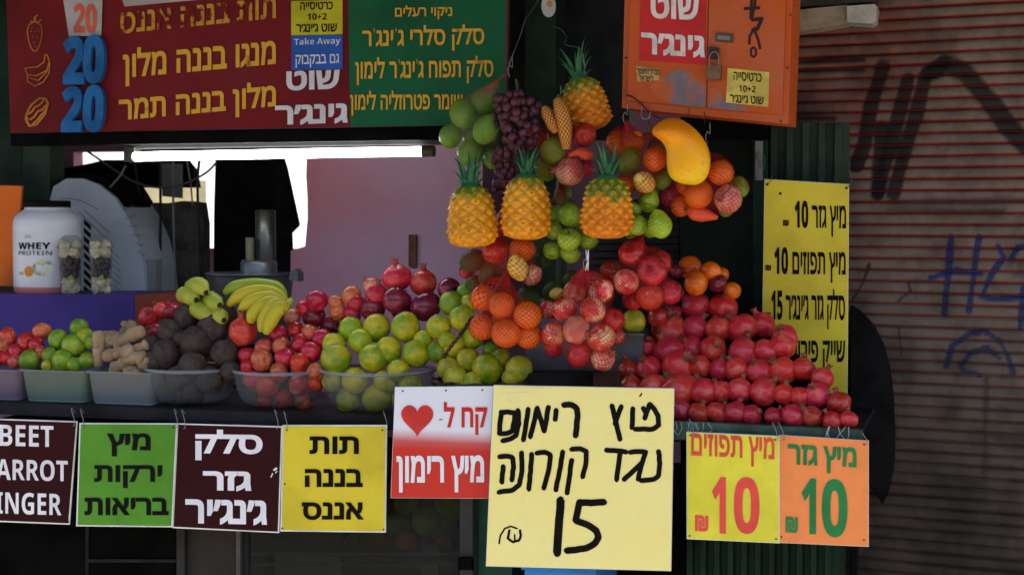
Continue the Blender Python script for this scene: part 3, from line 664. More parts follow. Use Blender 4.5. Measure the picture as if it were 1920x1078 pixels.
# front of the left counter: cabinets and a glass fridge
cb = thing('under_counter_cabinet', 'black cabinet with grey uprights under the word signs', 'cabinet', at(230, 1400, 0.1))
MB().rect(-80, 800, 330, 1500, 0.10, 0.4).build('carcass', BLACK, cb)
MB().rect(160, 960, 166, 1500, 0.094, 0.006).build('door_gap', DARK, cb)
MB().rect(166, 1048, 330, 1054, 0.093, 0.006).build('ledge', DARK, cb)
MB().rect(331, 960, 346, 1500, 0.07, 0.05).build('upright', pm('upright_grey', (0.018, 0.018, 0.018), 0.5, 0.4, 0.2), cb)
MB().rect(347, 960, 441, 1500, 0.09, 0.03).build('side_panel', pm('beige_panel', (0.022, 0.018, 0.015), 0.6, 0.3, 0.2, 4, dirt=0.3), cb)
fg = thing('glass_fridge', 'glass-fronted fridge holding blurred fruit below the counter', 'fridge', at(660, 1400, 0.2))
MB().rect(442, 940, 450, 1500, 0.06, 0.05).build('frame', pm('dull_frame', (0.07, 0.07, 0.07), 0.5, 0.4, 0.2, 12), fg); MB().rect(451, 940, 466, 1500, 0.075, 0.35).build('frame', DARK, fg)
MB().rect(862, 900, 886, 1500, 0.06, 0.4).build('frame', pm('fridge_frame', (0.025, 0.027, 0.03), 0.4, 0.5, 0.2), fg)
MB().rect(467, 820, 861, 1500, 0.52, 0.02).build('back_panel', pm('fridge_back', (0.02, 0.02, 0.02), 0.6, 0.3, 0.3), fg)
for y_ in (1036, 1056): MB().rect(467, y_, 861, y_ + 4, 0.09, 0.008).build('shelf_rail', pm('shelf_rail_grey', (0.05, 0.05, 0.055), 0.4, 0.5, 0.2), fg)
MB().box((at(467, 900, 0.1).x, 0.1, at(660, 1040, 0.1).z - 0.01), (at(861, 900, 0.1).x, 0.5, at(660, 1040, 0.1).z)).build('shelf', DARK, fg)
MB().rect(467, 820, 861, 1500, 0.082, 0.004).build('pane', clear_mat('fridge_glass', (0.10, 0.11, 0.10), 0.02, 0.08), fg)
MB().rect(858, 1046, 884, 1068, 0.04, 0.02).build('latch', BLACK, fg)
tag(MB().rect(514, 998, 640, 1500, 0.2, 0.02).build('pale_board', pm('pale_board_grey', (0.07, 0.075, 0.06), 0.6, 0.3, 0.2)), 'pale grey board standing behind the fridge glass', 'board')
tag(MB().rect(790, 1020, 822, 1500, 0.19, 0.02).build('milk_carton', pm('carton_grey', (0.13, 0.12, 0.12), 0.5, 0.3, 0.2)), 'pale grey carton behind the lower fridge glass', 'carton')
fz = [('orange', 710, 1020, 20), ('orange', 762, 1016, 24), ('orange', 610, 1022, 16), ('orange', 832, 1022, 18), ('apple', 800, 1022, 18), ('lime', 560, 1018, 20), ('lime', 490, 1018, 20), ('lime', 762, 945, 24), ('gmango', 800, 975, 28), ('lime', 840, 950, 26), ('gmango', 745, 985, 24), ('ymand', 660, 1020, 18)]
for i, (k_, x, y, r) in enumerate(sorted(fz, key=lambda a: a[1])):
    fruit(k_, x, y, r, 0.26 + 0.02 * (i % 3), None, f"{LOOK[k_]} behind the fridge glass, {ORD[i]} from left there", 'fruit kept in the fridge')
MB().rect(887, 840, 960, 1500, 0.12, 0.3).build('leg', pm('leg_green', (0.012, 0.075, 0.045), 0.5, 0.4, 0.2, 5), lc)
bl = thing('blue_crate', 'bright blue plastic crate just under the big yellow sign', 'crate', at(1050, 1180, 0.1))
BLU = pm('blue_plastic', (0.03, 0.22, 0.62), 0.4, 0.4, 0.1)
x0, x1 = at(984, 1064, 0.0).x, at(1114, 1064, 0.0).x; z1 = at(1050, 1063, 0.0).z
MB().box((x0, 0.0, z1 - 0.22), (x1, 0.012, z1)).box((x0, 0.013, z1 - 0.22), (x0 + 0.012, 0.3, z1)).box((x1 - 0.012, 0.013, z1 - 0.22), (x1, 0.3, z1)).box((x0 + 0.013, 0.288, z1 - 0.22), (x1 - 0.013, 0.3, z1)).box((x0 + 0.013, 0.013, z1 - 0.22), (x1 - 0.013, 0.287, z1 - 0.21)).build('shell', BLU, bl)
MB().box((x0 - 0.008, -0.009, z1 - 0.012), (x1 + 0.008, -0.001, z1 + 0.006)).build('rim', BLU, bl)
tag(MB().rect(960, 870, 1285, 1500, 0.30, 0.03).build('dark_apron_panel', BLACK), 'black panel under the counter behind the big yellow sign', 'panel')

# ================================================================== SIGNS
def sign(name, label, px, Y, face_col, edge=(0.7, 0.7, 0.68), inset=2.5, group=None, rough=0.45, thick=0.004, dirt=0.12, cat='sign', mat=None):
    """px: TL, TR, BR, BL in photograph pixels on the plane Y."""
    TL, TR, BR, BL = [Vector(p) for p in px]; base = at(*((BL + BR) / 2), Y)
    t = thing(name, label, cat, base, group)
    MB().slab([BL, BR, TR, TL], Y, thick).build('board', pm('sign_edge', edge, 0.5, 0.3, 0.1), t)
    c = (TL + TR + BR + BL) / 4
    q = [p + Vector((inset if p.x < c.x else -inset, inset if p.y < c.y else -inset)) for p in (BL, BR, TR, TL)]
    MB().slab(q, Y - 0.0012, 0.0010).build('face', mat or pm(name + '_face' + str(face_col), face_col, rough, 0.22, 0.07, 4, 0.10, 3, dirt=dirt), t)
    return t
ROW = 'word signs hooked under the counter'
MAROON = (0.026, 0.0014, 0.003)
Ys = -0.03
s1 = sign('word_sign', 'maroon sign with white English words, first in the hanging row', [(-62, 783), (145, 789.5), (130, 983), (-76, 975)], Ys, MAROON, group=ROW)
letter(s1, WHITE, [(lat('BEET'), 0, quad(KS, -2, 178, 320, 303, 0.025)), (lat('CARROT'), 0, quad(KS, -98, 380, 405, 505, 0.025)), (lat('GINGER'), 0, quad(KS, -112, 576, 367, 706, 0.03))], planar(Ys - 0.003))
s2 = sign('word_sign', 'green sign with three black Hebrew words', [(149, 792.7), (332, 793.3), (323, 988), (142.7, 986)], Ys - 0.005, (0.085, 0.26, 0.025), group=ROW)
letter(s2, INK, [(heb('מיץ'), .034, quad(KS, 640, 230, 900, 367)), (heb('ירקות'), .034, quad(KS, 563, 420, 970, 556)), (heb('בריאות'), .034, quad(KS, 505, 614, 1008, 718))], planar(Ys - 0.008))
s3 = sign('word_sign', 'maroon sign with three white Hebrew words', [(331.8, 793.3), (529.3, 799), (523, 998.7), (323, 989.3)], Ys, MAROON, edge=(0.05, 0.01, 0.012), group=ROW)
letter(s3, WHITE, [(heb('סלק'), .036, quad(KS, 1168, 206, 1570, 390, 0.01)), (heb('גזר'), .036, quad(KS, 1213, 455, 1503, 575, 0.01)), (heb("ג׳נג׳יר"), .034, quad(KS, 1108, 622, 1597, 772, 0.02))], planar(Ys - 0.003))
strokes(s3, WHITE, KS, [(14, (1640, 448), (1652, 440)), (7, (1620, 490), (1630, 470)), (6, (1655, 455), (1648, 466))], planar(Ys - 0.0031), 8, 'scuff', 0.3)
s4 = sign('word_sign', 'yellow sign with three black Hebrew words', [(529.4, 796.4), (725.4, 796.4), (723, 998), (525.6, 995.6)], Ys, (0.62, 0.50, 0.035), group=ROW)
letter(s4, INK, [(heb('תות'), .034, quad(KY, 343, 336, 607, 430)), (heb('בננה'), .034, quad(KY, 318, 510, 628, 606)), (heb('אננס'), .034, quad(KY, 302, 688, 633, 782))], planar(Ys - 0.003))
# red and white sign (printed fade from white to red)
def fade_mat():
    m = pm('red_white_print', (1, 1, 1), 0.35, 0.4, 0.03, 4); n = m.node_tree.nodes; L = m.node_tree.links; b = n['Principled BSDF']
    g = n.new('ShaderNodeTexCoord'); sp = n.new('ShaderNodeSeparateXYZ'); L.new(g.outputs['Object'], sp.inputs[0]); r = n.new('ShaderNodeValToRGB')
    mr = n.new('ShaderNodeMapRange'); mr.inputs[1].default_value = 0.0; mr.inputs[2].default_value = 0.335; L.new(sp.outputs[2], mr.inputs[0]); L.new(mr.outputs[0], r.inputs[0])
    e = r.color_ramp.elements; e[0].position = 0.42; e[0].color = (0.56, 0.035, 0.022, 1); e[1].position = 0.60; e[1].color = (0.72, 0.73, 0.78, 1)
    x = e.new(0.49); x.color = (0.55, 0.10, 0.10, 1)
    L.new(r.outputs[0], b.inputs['Base Color']); return m
s5 = sign('heart_sign', 'red and white sign with a red heart beside the big yellow sign', [(740.5, 725.2), (925.3, 723.8), (915.8, 934.2), (732.4, 933.2)], Ys - 0.015, None, inset=0.6, mat=fade_mat())
REDP = pm('red_print', (0.50, 0.022, 0.020), 0.4, 0.4, 0.08)
letter(s5, REDP, [(heb('קח ל') and '-' + heb('קח ל'), .03, quad(KY, 1035, 152, 1293, 328))], planar(Ys - 0.018))
letter(s5, WHITE, [(heb('מיץ רימון'), .03, quad(KY, 808, 438, 1277, 636, -0.005))], planar(Ys - 0.018))
hp_ = []
for i in range(48):
    t = 2 * math.pi * i / 48; hp_.append(K_ := KY(919 + 86 / 16 * 16 * math.sin(t) ** 3, 232 - (13 * math.cos(t) - 5 * math.cos(2 * t) - 2 * math.cos(3 * t) - math.cos(4 * t)) * 5.9 + 8))
MB().prism([at(x, y, Ys - 0.0185) for x, y in hp_], (0, 0.001, 0)).build('heart', pm('heart_red', (0.58, 0.016, 0.014), 0.18, 0.6, 0.12, 8, coat=0.5), s5)
# big hand-lettered sign
Yb = -0.075
def paper_mat():
    m = pm('hand_sign_paper', (0.84, 0.74, 0.23), 0.30, 0.45, 0.03, 3, 0.12, 5, col2=(0.86, 0.78, 0.33), mix=(0.35, 0.75), coat=0.3); return m
s6 = sign('hand_lettered_sign', 'big pale yellow sign hand-lettered in thick black marker', [(925.6, 721.7), (1263.9, 728), (1258, 1070), (910.8, 1061)], Yb, None, edge=(0.7, 0.62, 0.35), inset=1.0, mat=paper_mat(), thick=0.006)
HS = [[(945, 297), (1040, 298), (1068, 275), (1066, 225), (1045, 190), (1022, 165), (1005, 205), (995, 240)], [(988, 186), (1003, 216)], [(932, 188), (926, 288)], [(820, 172), (842, 262), (862, 352)], [(868, 178), (850, 225), (836, 268)],
      [32, (562, 168), (600, 165), (632, 185), (636, 230), (626, 332)], [(522, 198), (516, 246)], [(384, 338), (402, 260), (420, 186), (440, 250), (456, 308), (470, 240), (480, 180)], [(372, 190), (360, 270), (346, 355)], [(318, 198), (322, 270), (305, 330), (280, 350), (234, 360)],
      [(228, 205), (222, 260), (218, 322), (262, 318), (288, 306), (298, 250), (302, 212), (260, 206), (226, 207)],
      [(790, 410), (850, 412), (895, 420)], [(866, 418), (854, 490), (845, 568)], [(915, 420), (965, 416), (1000, 420), (985, 465), (970, 520), (960, 565)], [(975, 480), (930, 525), (885, 566)], [(1070, 415), (1076, 480), (1070, 545), (1045, 566), (975, 572)],
      [(605, 405), (650, 402), (682, 416), (682, 470), (663, 552)], [(604, 465), (592, 550), (580, 638)], [(556, 420), (540, 520), (520, 622)], [(416, 424), (465, 420), (492, 436), (482, 510), (455, 612)], [(390, 432), (384, 520), (375, 618)], [(336, 424), (338, 520), (325, 595), (290, 622), (215, 634)],
      [(220, 446), (262, 440), (290, 448), (293, 500), (284, 570)], [(238, 495), (230, 580)],
      [44, (546, 676), (536, 810), (526, 958)], [36, (776, 688), (705, 690), (645, 688), (634, 740), (625, 786), (690, 808), (735, 838), (748, 872), (728, 910), (675, 935), (578, 946)],
      [9, (215, 908), (222, 866), (246, 828), (278, 815), (312, 828)], [13, (270, 838), (263, 880), (290, 901), (322, 892), (334, 862), (328, 838)], [9, (300, 862), (300, 898)], [8, (968, 120), (978, 108)]]
strokes(s6, INK, KB, HS, planar(Yb - 0.0024), 27, 'lettering', 0.55)
tp = MB()
rnd = random.Random(8)
for (x, y, dx, dy) in [(40, 110, 150, -10), (30, 75, 250, 4), (60, 120, 70, 60), (0, 0, 0, 0)][:3]:
    p = [at(*KB(190 + x + dx * t, y + dy * t), Yb - 0.0035) for t in (0, 0.3, 0.7, 1)]; tp.tube(p, 0.0007, 5)
tp.build('tape_glint', pm('tape_shine', (0.85, 0.82, 0.7), 0.2, 0.6, 0.05), s6)  # thin pale lines imitate the shine of the tape
# right-hand price cards
GR2 = pm('green_print', (0.020, 0.20, 0.055), 0.4, 0.4, 0.08); RD2 = pm('coral_print', (0.68, 0.070, 0.055), 0.4, 0.4, 0.08)
Yr = -0.035
s7 = sign('price_card', 'lime-yellow price card with a red 10', [(1287, 809), (1461.5, 817), (1461.5, 1018), (1287.5, 1010)], Yr - 0.004, (0.72, 0.66, 0.055), inset=1.2, group='price cards hooked to the pomegranate stand', dirt=0.05)
letter(s7, RD2, [(heb('מיץ תפוזים'), .022, [(1296, 811), (1452, 820), (1452, 876), (1296, 869)]), (lat('1'), .012, [(1335, 893), (1361, 894), (1361, 1000), (1335, 999)]), (lat('0'), .012, [(1376, 893), (1424, 895), (1424, 1001), (1376, 1000)]), ('₪', .03, [(1303, 965), (1328, 966), (1328, 996), (1303, 995)])], planar(Yr - 0.0065))
s8 = sign('price_card', 'orange price card with a green 10', [(1461, 815), (1628.8, 825.6), (1628.8, 1024.5), (1462, 1017)], Yr, (0.80, 0.25, 0.075), edge=(0.75, 0.3, 0.12), inset=0.8, group='price cards hooked to the pomegranate stand', dirt=0.05)
letter(s8, GR2, [(heb('מיץ גזר'), .030, [(1477, 831), (1606, 839), (1606, 889), (1477, 884)]), (lat('1'), .012, [(1503, 896), (1530, 897), (1530, 1001), (1503, 1000)]), (lat('0'), .012, [(1541, 897), (1589, 899), (1589, 1007), (1541, 1006)]), ('₪', .03, [(1473, 968), (1496, 969), (1496, 999), (1473, 997)])], planar(Yr - 0.003))
# tall price board
Yt = 0.50
s9 = sign('price_board', 'tall yellow price board with four black lines beside the shutter', [(1433.4, 336), (1592, 345.3), (1589, 738), (1427, 738)], Yt, (0.66, 0.53, 0.045), edge=(0.6, 0.45, 0.08), inset=0.7, dirt=0.06)
letter(s9, INK, [(lat('10') + ' ' + heb('מיץ גזר'), .02, quad(KT, 243, 205, 502, 385, 0.015)), ('₪', .03, quad(KT, 184, 303, 213, 333)), (lat('10') + ' ' + heb('מיץ תפוזים'), .02, quad(KT, 140, 440, 500, 618, 0.01)), ('₪', .03, quad(KT, 95, 530, 123, 558)),
                 (lat('15') + ' ' + heb('סלק גזר ג׳ינג׳ר'), .02, quad(KT, 125, 650, 497, 852, 0.005)), ('₪', .03, quad(KT, 97, 768, 121, 798)), (heb('שייק פירות'), .02, quad(KT, 215, 912, 498, 1062))], planar(Yt - 0.003))
gm = MB()
for x, y in ((1438.5, 346), (1587, 353), (1463, 363)): gm.prism([at(x + 2.6 * math.cos(a), y + 2.6 * math.sin(a), Yt - 0.003) for a in [i * math.pi / 5 for i in range(10)]], (0, 0.001, 0))
gm.build('eyelet', INK, s9)
wi = MB(); wi.tube(sm([at(1438, 347, Yt - 0.004), at(1446, 338, Yt - 0.01), at(1447, 329, Yt)], 5), 0.0012, 5); wi.tube(sm([at(1587, 354, Yt - 0.004), at(1597, 340, Yt), at(1592, 320, Yt), at(1595, 290, Yt + 0.04)], 5), 0.0010, 5)
wi.tube(sm([at(1416, 288, Yt), at(1432, 290, Yt - .02), at(1433, 310, Yt - .02), at(1424, 335, Yt)], 5), 0.0009, 5); wi.build('wire', pm('tie_wire', (0.10, 0.09, 0.085), 0.5, 0.4), s9)
# hooks
for s_, xs, y0, y1 in ((s1, (137,), 768, 795), (s2, (154, 330), 769, 798), (s3, (344, 518), 770, 800), (s4, (535, 722), 773, 802)):
    for x in xs: s_hook(s_, x, y0, y1, Ys - 0.004)
for s_, x, y0, y1 in ((s7, 1296, 788, 815), (s7, 1452, 795, 822), (s8, 1464, 795, 822), (s8, 1620, 812, 830)): s_hook(s_, x, y0, y1, Yr - 0.006)
def holes(s_, pts, Y):
    m = MB()
    for x, y in pts: m.prism([at(x + 1.7 * math.cos(a), y + 1.7 * math.sin(a), Y) for a in [i * math.pi / 4 for i in range(8)]], (0, 0.0005, 0))
    m.build('rivet_holes', INK, s_)
holes(s4, [(538, 806), (717, 806), (534, 907), (529, 990), (719, 992)], Ys - 0.003); holes(s5, [(755, 733), (836, 732), (904, 731)], Ys - 0.018)
holes(s2, [(156, 800), (325, 801)], Ys - 0.0085); holes(s1, [(128, 978), (75, 918)], Ys - 0.003); holes(s8, [(1470, 823), (1620, 833), (1465, 1006), (1620, 1012)], Yr - 0.003); holes(s7, [(1294, 816), (1453, 824), (1293, 1004), (1455, 1010)], Yr - 0.0066)

# ------------------------------------------------------------------ menu board
Ym = 0.22
def board_mat(nm, col, d=0.35): return pm(nm, col, 0.5, 0.25, 0.12, 3, dirt=d)
mt = thing('menu_board', 'wide dark red and green menu board with yellow Hebrew lines', 'menu board', at(480, 250, Ym))
MB().slab([(20, 249), (656, 237), (650, -120), (8, -120)], Ym, 0.02).build('red_panel', board_mat('menu_red', (0.125, 0.005, 0.007)), mt)
MB().slab([(656.6, 237), (946, 234), (950, -120), (650.6, -120)], Ym, 0.02).build('green_panel', board_mat('menu_green', (0.006, 0.078, 0.028), 0.2), mt)
MB().slab([(946.3, 234), (949, 234), (953, -120), (950.3, -120)], Ym - 0.002, 0.025).build('edge_strip', pm('edge_brown', (0.10, 0.035, 0.03), 0.5, 0.3), mt)
MB().slab([(20, 274), (838, 262), (838, 236), (20, 251)], Ym + 0.03, 0.06).build('lower_beam', BLACK, mt)
letter(mt, pm('worn_yellow_lettering', (0.44, 0.22, 0.025), 0.6, 0.2, 0.2, nscale=26, col2=(0.14, 0.008, 0.008), mix=(0.50, 0.58)), [(heb('תות בננה אננס'), .022, quad(K1, 650, 72, 1505, 188, -0.1))], planar(Ym - 0.003))
letter(mt, YELLOWP, [(heb('מנגו בננה מלון'), .028, quad(K1, 670, 268, 1505, 474, -0.092)), (heb('מלון בננה תמר'), .028, quad(K1, 648, 518, 1505, 700, -0.092)),
                     (heb('ניקוי רעלים'), .02, quad(K2, 700, 32, 1012, 112, -0.015)), (heb("סלק סלרי ג'ינג'ר"), .022, quad(K2, 522, 146, 1187, 288, -0.02)), (heb("סלק תפוח ג'ינג'ר לימון"), .022, quad(K2, 483, 316, 1237, 466, -0.015)), (heb('שומר פטרוזליה לימון'), .022, quad(K2, 455, 497, 1070, 632, -0.005))], planar(Ym - 0.003))
letter(mt, pm('menu_white_print', (0.52, 0.50, 0.52), 0.5, 0.3, 0.06), [(heb('שוט'), .036, quad(K1, 1562, 390, 1853, 497, -0.035)), (heb('גינג׳ר'), .036, quad(K1, 1500, 578, 1897, 688, -0.035))], planar(Ym - 0.0035))
def sheet(name, label, px, Y, mat, cat='notice'):
    TL, TR, BR, BL = px; t = thing(name, label, cat, at((BL[0] + BR[0]) / 2, BL[1], Y)); MB().slab([BL, BR, TR, TL], Y, 0.0012).build('paper', mat, t); return t
n1 = sheet('yellow_notice', 'small yellow notice stuck on the red part of the menu board', quad(K1, 1588, 8, 1868, 195, -0.025), Ym - 0.003, pm('notice_yellow', (0.42, 0.38, 0.012), 0.5, 0.3, 0.08))
letter(n1, INK, [(heb('כרטיסייה'), .02, quad(K1, 1637, 14, 1815, 58, -0.02)), (lat('10+2'), 0, quad(K1, 1677, 76, 1782, 112, -0.02)), (heb('שוט ג׳ינג׳ר'), .02, quad(K1, 1615, 134, 1838, 180, -0.02))], planar(Ym - 0.0048))
n2 = sheet('blue_notice', 'small blue notice with white words under the yellow notice', quad(K1, 1590, 196, 1868, 384, -0.02), Ym - 0.003, pm('notice_blue', (0.020, 0.075, 0.33), 0.5, 0.3, 0.08))
WH2 = pm('soft_white_print', (0.50, 0.52, 0.56), 0.5, 0.3, 0.06)
letter(n2, WH2, [(lat('Take Away'), -.004, quad(K1, 1605, 212, 1856, 258, -0.03)), (heb('גם בבקבוק'), .016, quad(K1, 1612, 302, 1850, 372, -0.03))], planar(Ym - 0.0048))
# foam numerals and the paper price
FOAM = pm('blue_foam', (0.016, 0.10, 0.27), 0.75, 0.2, 0.15, 10)
def numeral(ch, label, q, Y, th, mat):
    P, T = glyphs(lat(ch), .035); mp_ = []
    for u, t in P:
        t = 1 - t; x = (q[0][0] * (1 - u) + q[1][0] * u) * (1 - t) + (q[3][0] * (1 - u) + q[2][0] * u) * t; y = (q[0][1] * (1 - u) + q[1][1] * u) * (1 - t) + (q[3][1] * (1 - u) + q[2][1] * u) * t
        mp_.append(at(x, y, Y))
    from collections import Counter
    E_ = Counter(); tris = [tuple(int(i) for i in f) for f in T]
    for f in tris:
        for a, b in zip(f, f[1:] + f[:1]): E_[(a, b)] += 1
    bd = [e for e in E_ if (e[1], e[0]) not in E_]; n = len(mp_)
    m = MB().add(mp_ + [p + Vector((0, th, 0)) for p in mp_], tris + [tuple(n + i for i in reversed(f)) for f in tris] + [(b, a, n + a, n + b) for a, b in bd])
    tag(m.build('foam_numeral', mat), label, 'numeral', 'blue foam numerals on the menu board')
numeral('2', 'blue foam 2 in the upper pair of numerals', quad(K1, 343, 198, 462, 462, 0, -4), Ym - 0.022, 0.018, FOAM)
numeral('0', 'blue foam 0 in the upper pair of numerals', quad(K1, 452, 190, 570, 458, 0, -4), Ym - 0.022, 0.018, FOAM)
numeral('2', 'blue foam 2 in the lower pair of numerals', quad(K1, 338, 470, 452, 722, 0, -10), Ym - 0.022, 0.018, FOAM)
numeral('0', 'blue foam 0 in the lower pair of numerals', quad(K1, 456, 464, 570, 722, 0, -10), Ym - 0.022, 0.018, FOAM)
n3 = sheet('price_paper', 'wrinkled white plastic price tag with a faded red 20', [K1(338, -40), K1(560, -40), K1(552, 196), K1(376, 200)], Ym - 0.006, pm('price_paper_white', (0.34, 0.32, 0.32), 0.35, 0.5, 0.1, 10, 0.5, 10))
letter(n3, pm('faded_red_print', (0.50, 0.085, 0.05), 0.5, 0.3, 0.15), [(lat('20'), .02, quad(K1, 400, 22, 527, 182, 0.0))], planar(Ym - 0.0082))
sheet('torn_sheet', 'torn strip of white plastic hanging over the top menu line', [K1(640, -60), K1(1130, -60), K1(1110, -2), K1(680, 38)], Ym - 0.006, pm('torn_plastic', (0.36, 0.31, 0.29), 0.4, 0.4, 0.1), 'plastic strip')
LINE = pm('ochre_line', (0.36, 0.12, 0.02), 0.6, 0.2, 0.2)
rn = [(190 + 48 * math.sin(t) * (1 - 0.35 * (1 - math.cos(t)) / 2) , 195 - 82 * math.cos(t)) for t in [i * math.pi / 10 for i in range(21)]]
sd = [[(190 + dx, 150 + dy), (193 + dx, 156 + dy)] for dx, dy in ((-20, 20), (0, 20), (22, 20), (-14, 50), (10, 50), (-5, 80), (15, 5), (-18, 0), (3, 105))]
def ic(S, w, nm): strokes(mt, LINE, K1, S, planar(Ym - 0.0032), w, nm)
ic([[(190 + 48 * math.sin(t) * (0.62 + 0.38 * math.cos(t / 2) ** 2 if t < math.pi else 0.62 + 0.38 * math.cos((2 * math.pi - t) / 2) ** 2), 190 - (70 if math.cos(t) > 0 else 92) * math.cos(t)) for t in [i * math.pi / 12 for i in range(25)]]] + sd + [[(165, 115), (180, 128), (190, 95), (200, 128), (225, 110)], [(190, 95), (205, 85)]], 6, 'strawberry_drawing')
ic([[(245, 300), (240, 340), (205, 365), (135, 375), (150, 410), (200, 415), (255, 385), (270, 340), (258, 302), (245, 300)], [(150, 410), (150, 445), (190, 470), (235, 450), (268, 400), (270, 345)], [(160, 425), (210, 440), (262, 385)]], 6, 'banana_drawing')
ic([[(150 + 0, 640), (145, 665), (165, 688), (200, 680), (245, 625), (262, 565), (248, 540), (215, 537), (170, 575), (145, 620), (140, 650), (160, 690)], [(150, 625), (175, 610), (190, 585), (215, 575), (240, 548)], [(160, 655), (185, 640), (205, 610), (230, 600), (255, 570)], [(175, 680), (200, 660), (225, 630), (250, 600)]], 11, 'watermelon_drawing')

# ------------------------------------------------------------------ orange electric box
Yo = 0.14
OR = pm('orange_box_paint', (0.50, 0.088, 0.014), 0.5, 0.3, 0.12, 3, col2=(0.46, 0.11, 0.045), mix=(0.48, 0.68), dirt=0.5)
ob = thing('electric_box', 'orange metal meter box hanging over the mango with padlocked doors', 'electric box', at(1320, 225, Yo))
MB().slab([K3(483, 590), K3(1390, 678), K3(1425, -300), K3(506, -300)], Yo, 0.20).build('case', OR, ob)
MB().slab([K3(514, 548), K3(942, 590), K3(958, -290), K3(530, -290)], Yo - 0.008, 0.007).build('door', OR, ob)
MB().slab([K3(948, 592), K3(1357, 626), K3(1385, -290), K3(964, -290)], Yo - 0.008, 0.007).build('door', OR, ob)
BOLT_WIRE = pm('bolt_wire_brown', (0.05, 0.02, 0.015), 0.7, 0.2)  # dark brown for the box bolts and loose wires
dz_ = Yo - 0.009
sc_ = pm('scraped_primer', (0.20, 0.15, 0.16), 0.6, 0.25, 0.25, 9, col2=(0.50, 0.11, 0.035), mix=(0.44, 0.54))
MB().prism([at(*K3(x, y), dz_) for x, y in [(640, 470), (700, 420), (790, 380), (870, 400), (905, 450), (940, 470), (938, 586), (860, 578), (760, 568), (690, 545), (650, 510)]], (0, 0.0008, 0)).build('scraped_patch', sc_, ob)
MB().prism([at(*K3(x, y), dz_) for x, y in [(956, 480), (1010, 490), (1050, 560), (1150, 580), (1180, 608), (956, 590)]], (0, 0.0008, 0)).build('scraped_patch', sc_, ob)
rs_ = MB().slab([K3(578, 330), K3(940, 356), K3(945, -200), K3(588, -200)], dz_ - 0.0006, 0.001).build('red_decal', pm('decal_red', (0.50, 0.018, 0.016), 0.4, 0.4, 0.08, 6), ob)
letter(ob, pm('decal_white', (0.66, 0.58, 0.56), 0.5, 0.3, 0.1, 20), [(heb('שוט'), .036, quad(K3, 640, -18, 903, 102, 0.05)), (heb('גינג׳ר'), .036, quad(K3, 588, 178, 936, 300, 0.06))], planar(dz_ - 0.0025))
MB().slab([K3(993, 228), K3(1088, 236), K3(1092, 188), K3(996, 180)], dz_ - 0.004, 0.006).build('latch_plate', pm('latch_metal', (0.13, 0.08, 0.055), 0.4, 0.5, 0.2, metal=0.6), ob)
MB().slab([K3(1003, 216), K3(1070, 222), K3(1073, 200), K3(1005, 194)], dz_ - 0.0056, 0.002).build('latch_slot', pm('slot_metal', (0.22, 0.18, 0.16), 0.35, 0.5, 0.2, metal=0.6), ob)
BR_ = pm('brass_padlock', (0.18, 0.095, 0.045), 0.4, 0.5, 0.2, 20, metal=0.7)
pl = thing('padlock', 'brown padlock hanging on the orange box doors', 'padlock', at(*K3(984, 435), dz_ - 0.02))
MB().slab([K3(945, 430), K3(1020, 436), K3(1023, 360), K3(948, 354)], dz_ - 0.024, 0.018).build('body', BR_, pl)
MB().tube(sm([at(*K3(960, 356), dz_ - 0.015), at(*K3(962, 310), dz_ - 0.015), at(*K3(980, 285), dz_ - 0.015), at(*K3(1003, 290), dz_ - 0.015), at(*K3(1012, 320), dz_ - 0.015), at(*K3(1010, 358), dz_ - 0.015)], 5), 0.0020, 8).build('shackle', pm('worn_shackle', (0.22, 0.17, 0.14), 0.45, 0.5, 0.2, metal=0.7), pl)
MB().slab([K3(955, 320), K3(1010, 324), K3(1010, 262), K3(958, 256)], dz_ - 0.012, 0.012).build('hasp', pm('hasp_metal', (0.06, 0.035, 0.025), 0.5, 0.4, 0.2), ob)
n4 = sheet('torn_sticker', 'small faded tan sticker on the padlocked orange box', [K3(560, 362), K3(690, 374), K3(684, 440), K3(566, 446)], dz_ - 0.0006, pm('tan_sticker', (0.46, 0.27, 0.10), 0.6, 0.2, 0.2, 20), 'sticker')
letter(n4, pm('brown_print', (0.06, 0.035, 0.02), 0.6, 0.2), [(heb('חברת החשמל'), .012, quad(K3, 566, 368, 688, 404, 0.05)), (heb('לישראל'), .012, quad(K3, 577, 406, 655, 442, 0.05))], planar(dz_ - 0.0022))
n5 = sheet('yellow_notice', 'crinkled yellow paper notice on the orange box door', [K3(1060, 373), K3(1287, 396), K3(1281, 585), K3(1050, 560)], dz_ - 0.0006, pm('crinkled_yellow', (0.66, 0.50, 0.10), 0.5, 0.3, 0.15, 8, 0.4, 12))
letter(n5, INK, [(heb('כרטיסייה'), .014, quad(K3, 1092, 392, 1245, 440, 0.07)), (lat('10+2'), -.01, quad(K3, 1122, 466, 1212, 502, 0.05)), (heb('שוט ג׳ינג׳ר'), .012, quad(K3, 1072, 516, 1256, 560, 0.07))], planar(dz_ - 0.0022))
strokes(ob, pm('marker_graffiti', (0.035, 0.012, 0.012), 0.5, 0.3), K3, [(16, (1148, 50), (1238, 45)), (16, (1192, -30), (1188, 60), (1186, 108)), (14, (1215, -30), (1206, 40), (1190, 110)), (20, (1188, 112), (1246, 104), (1222, 160), (1190, 170)), (14, (1210, 150), (1180, 200), (1178, 245)), (14, (1205, 165), (1225, 215), (1238, 270)),
        (11, (1200, 258), (1186, 275), (1188, 305), (1202, 314), (1215, 300), (1214, 272), (1200, 258))], planar(dz_ - 0.0008), 14, 'graffiti')
bt = MB()
for x, y in ((505, 318), (1402, 84), (1387, 372), (1350, 664)): bt.tube([at(*K3(x, y), Yo + 0.001), at(*K3(x, y), Yo - 0.004)], 0.003, 8)
bt.build('bolts', BOLT_WIRE, ob)
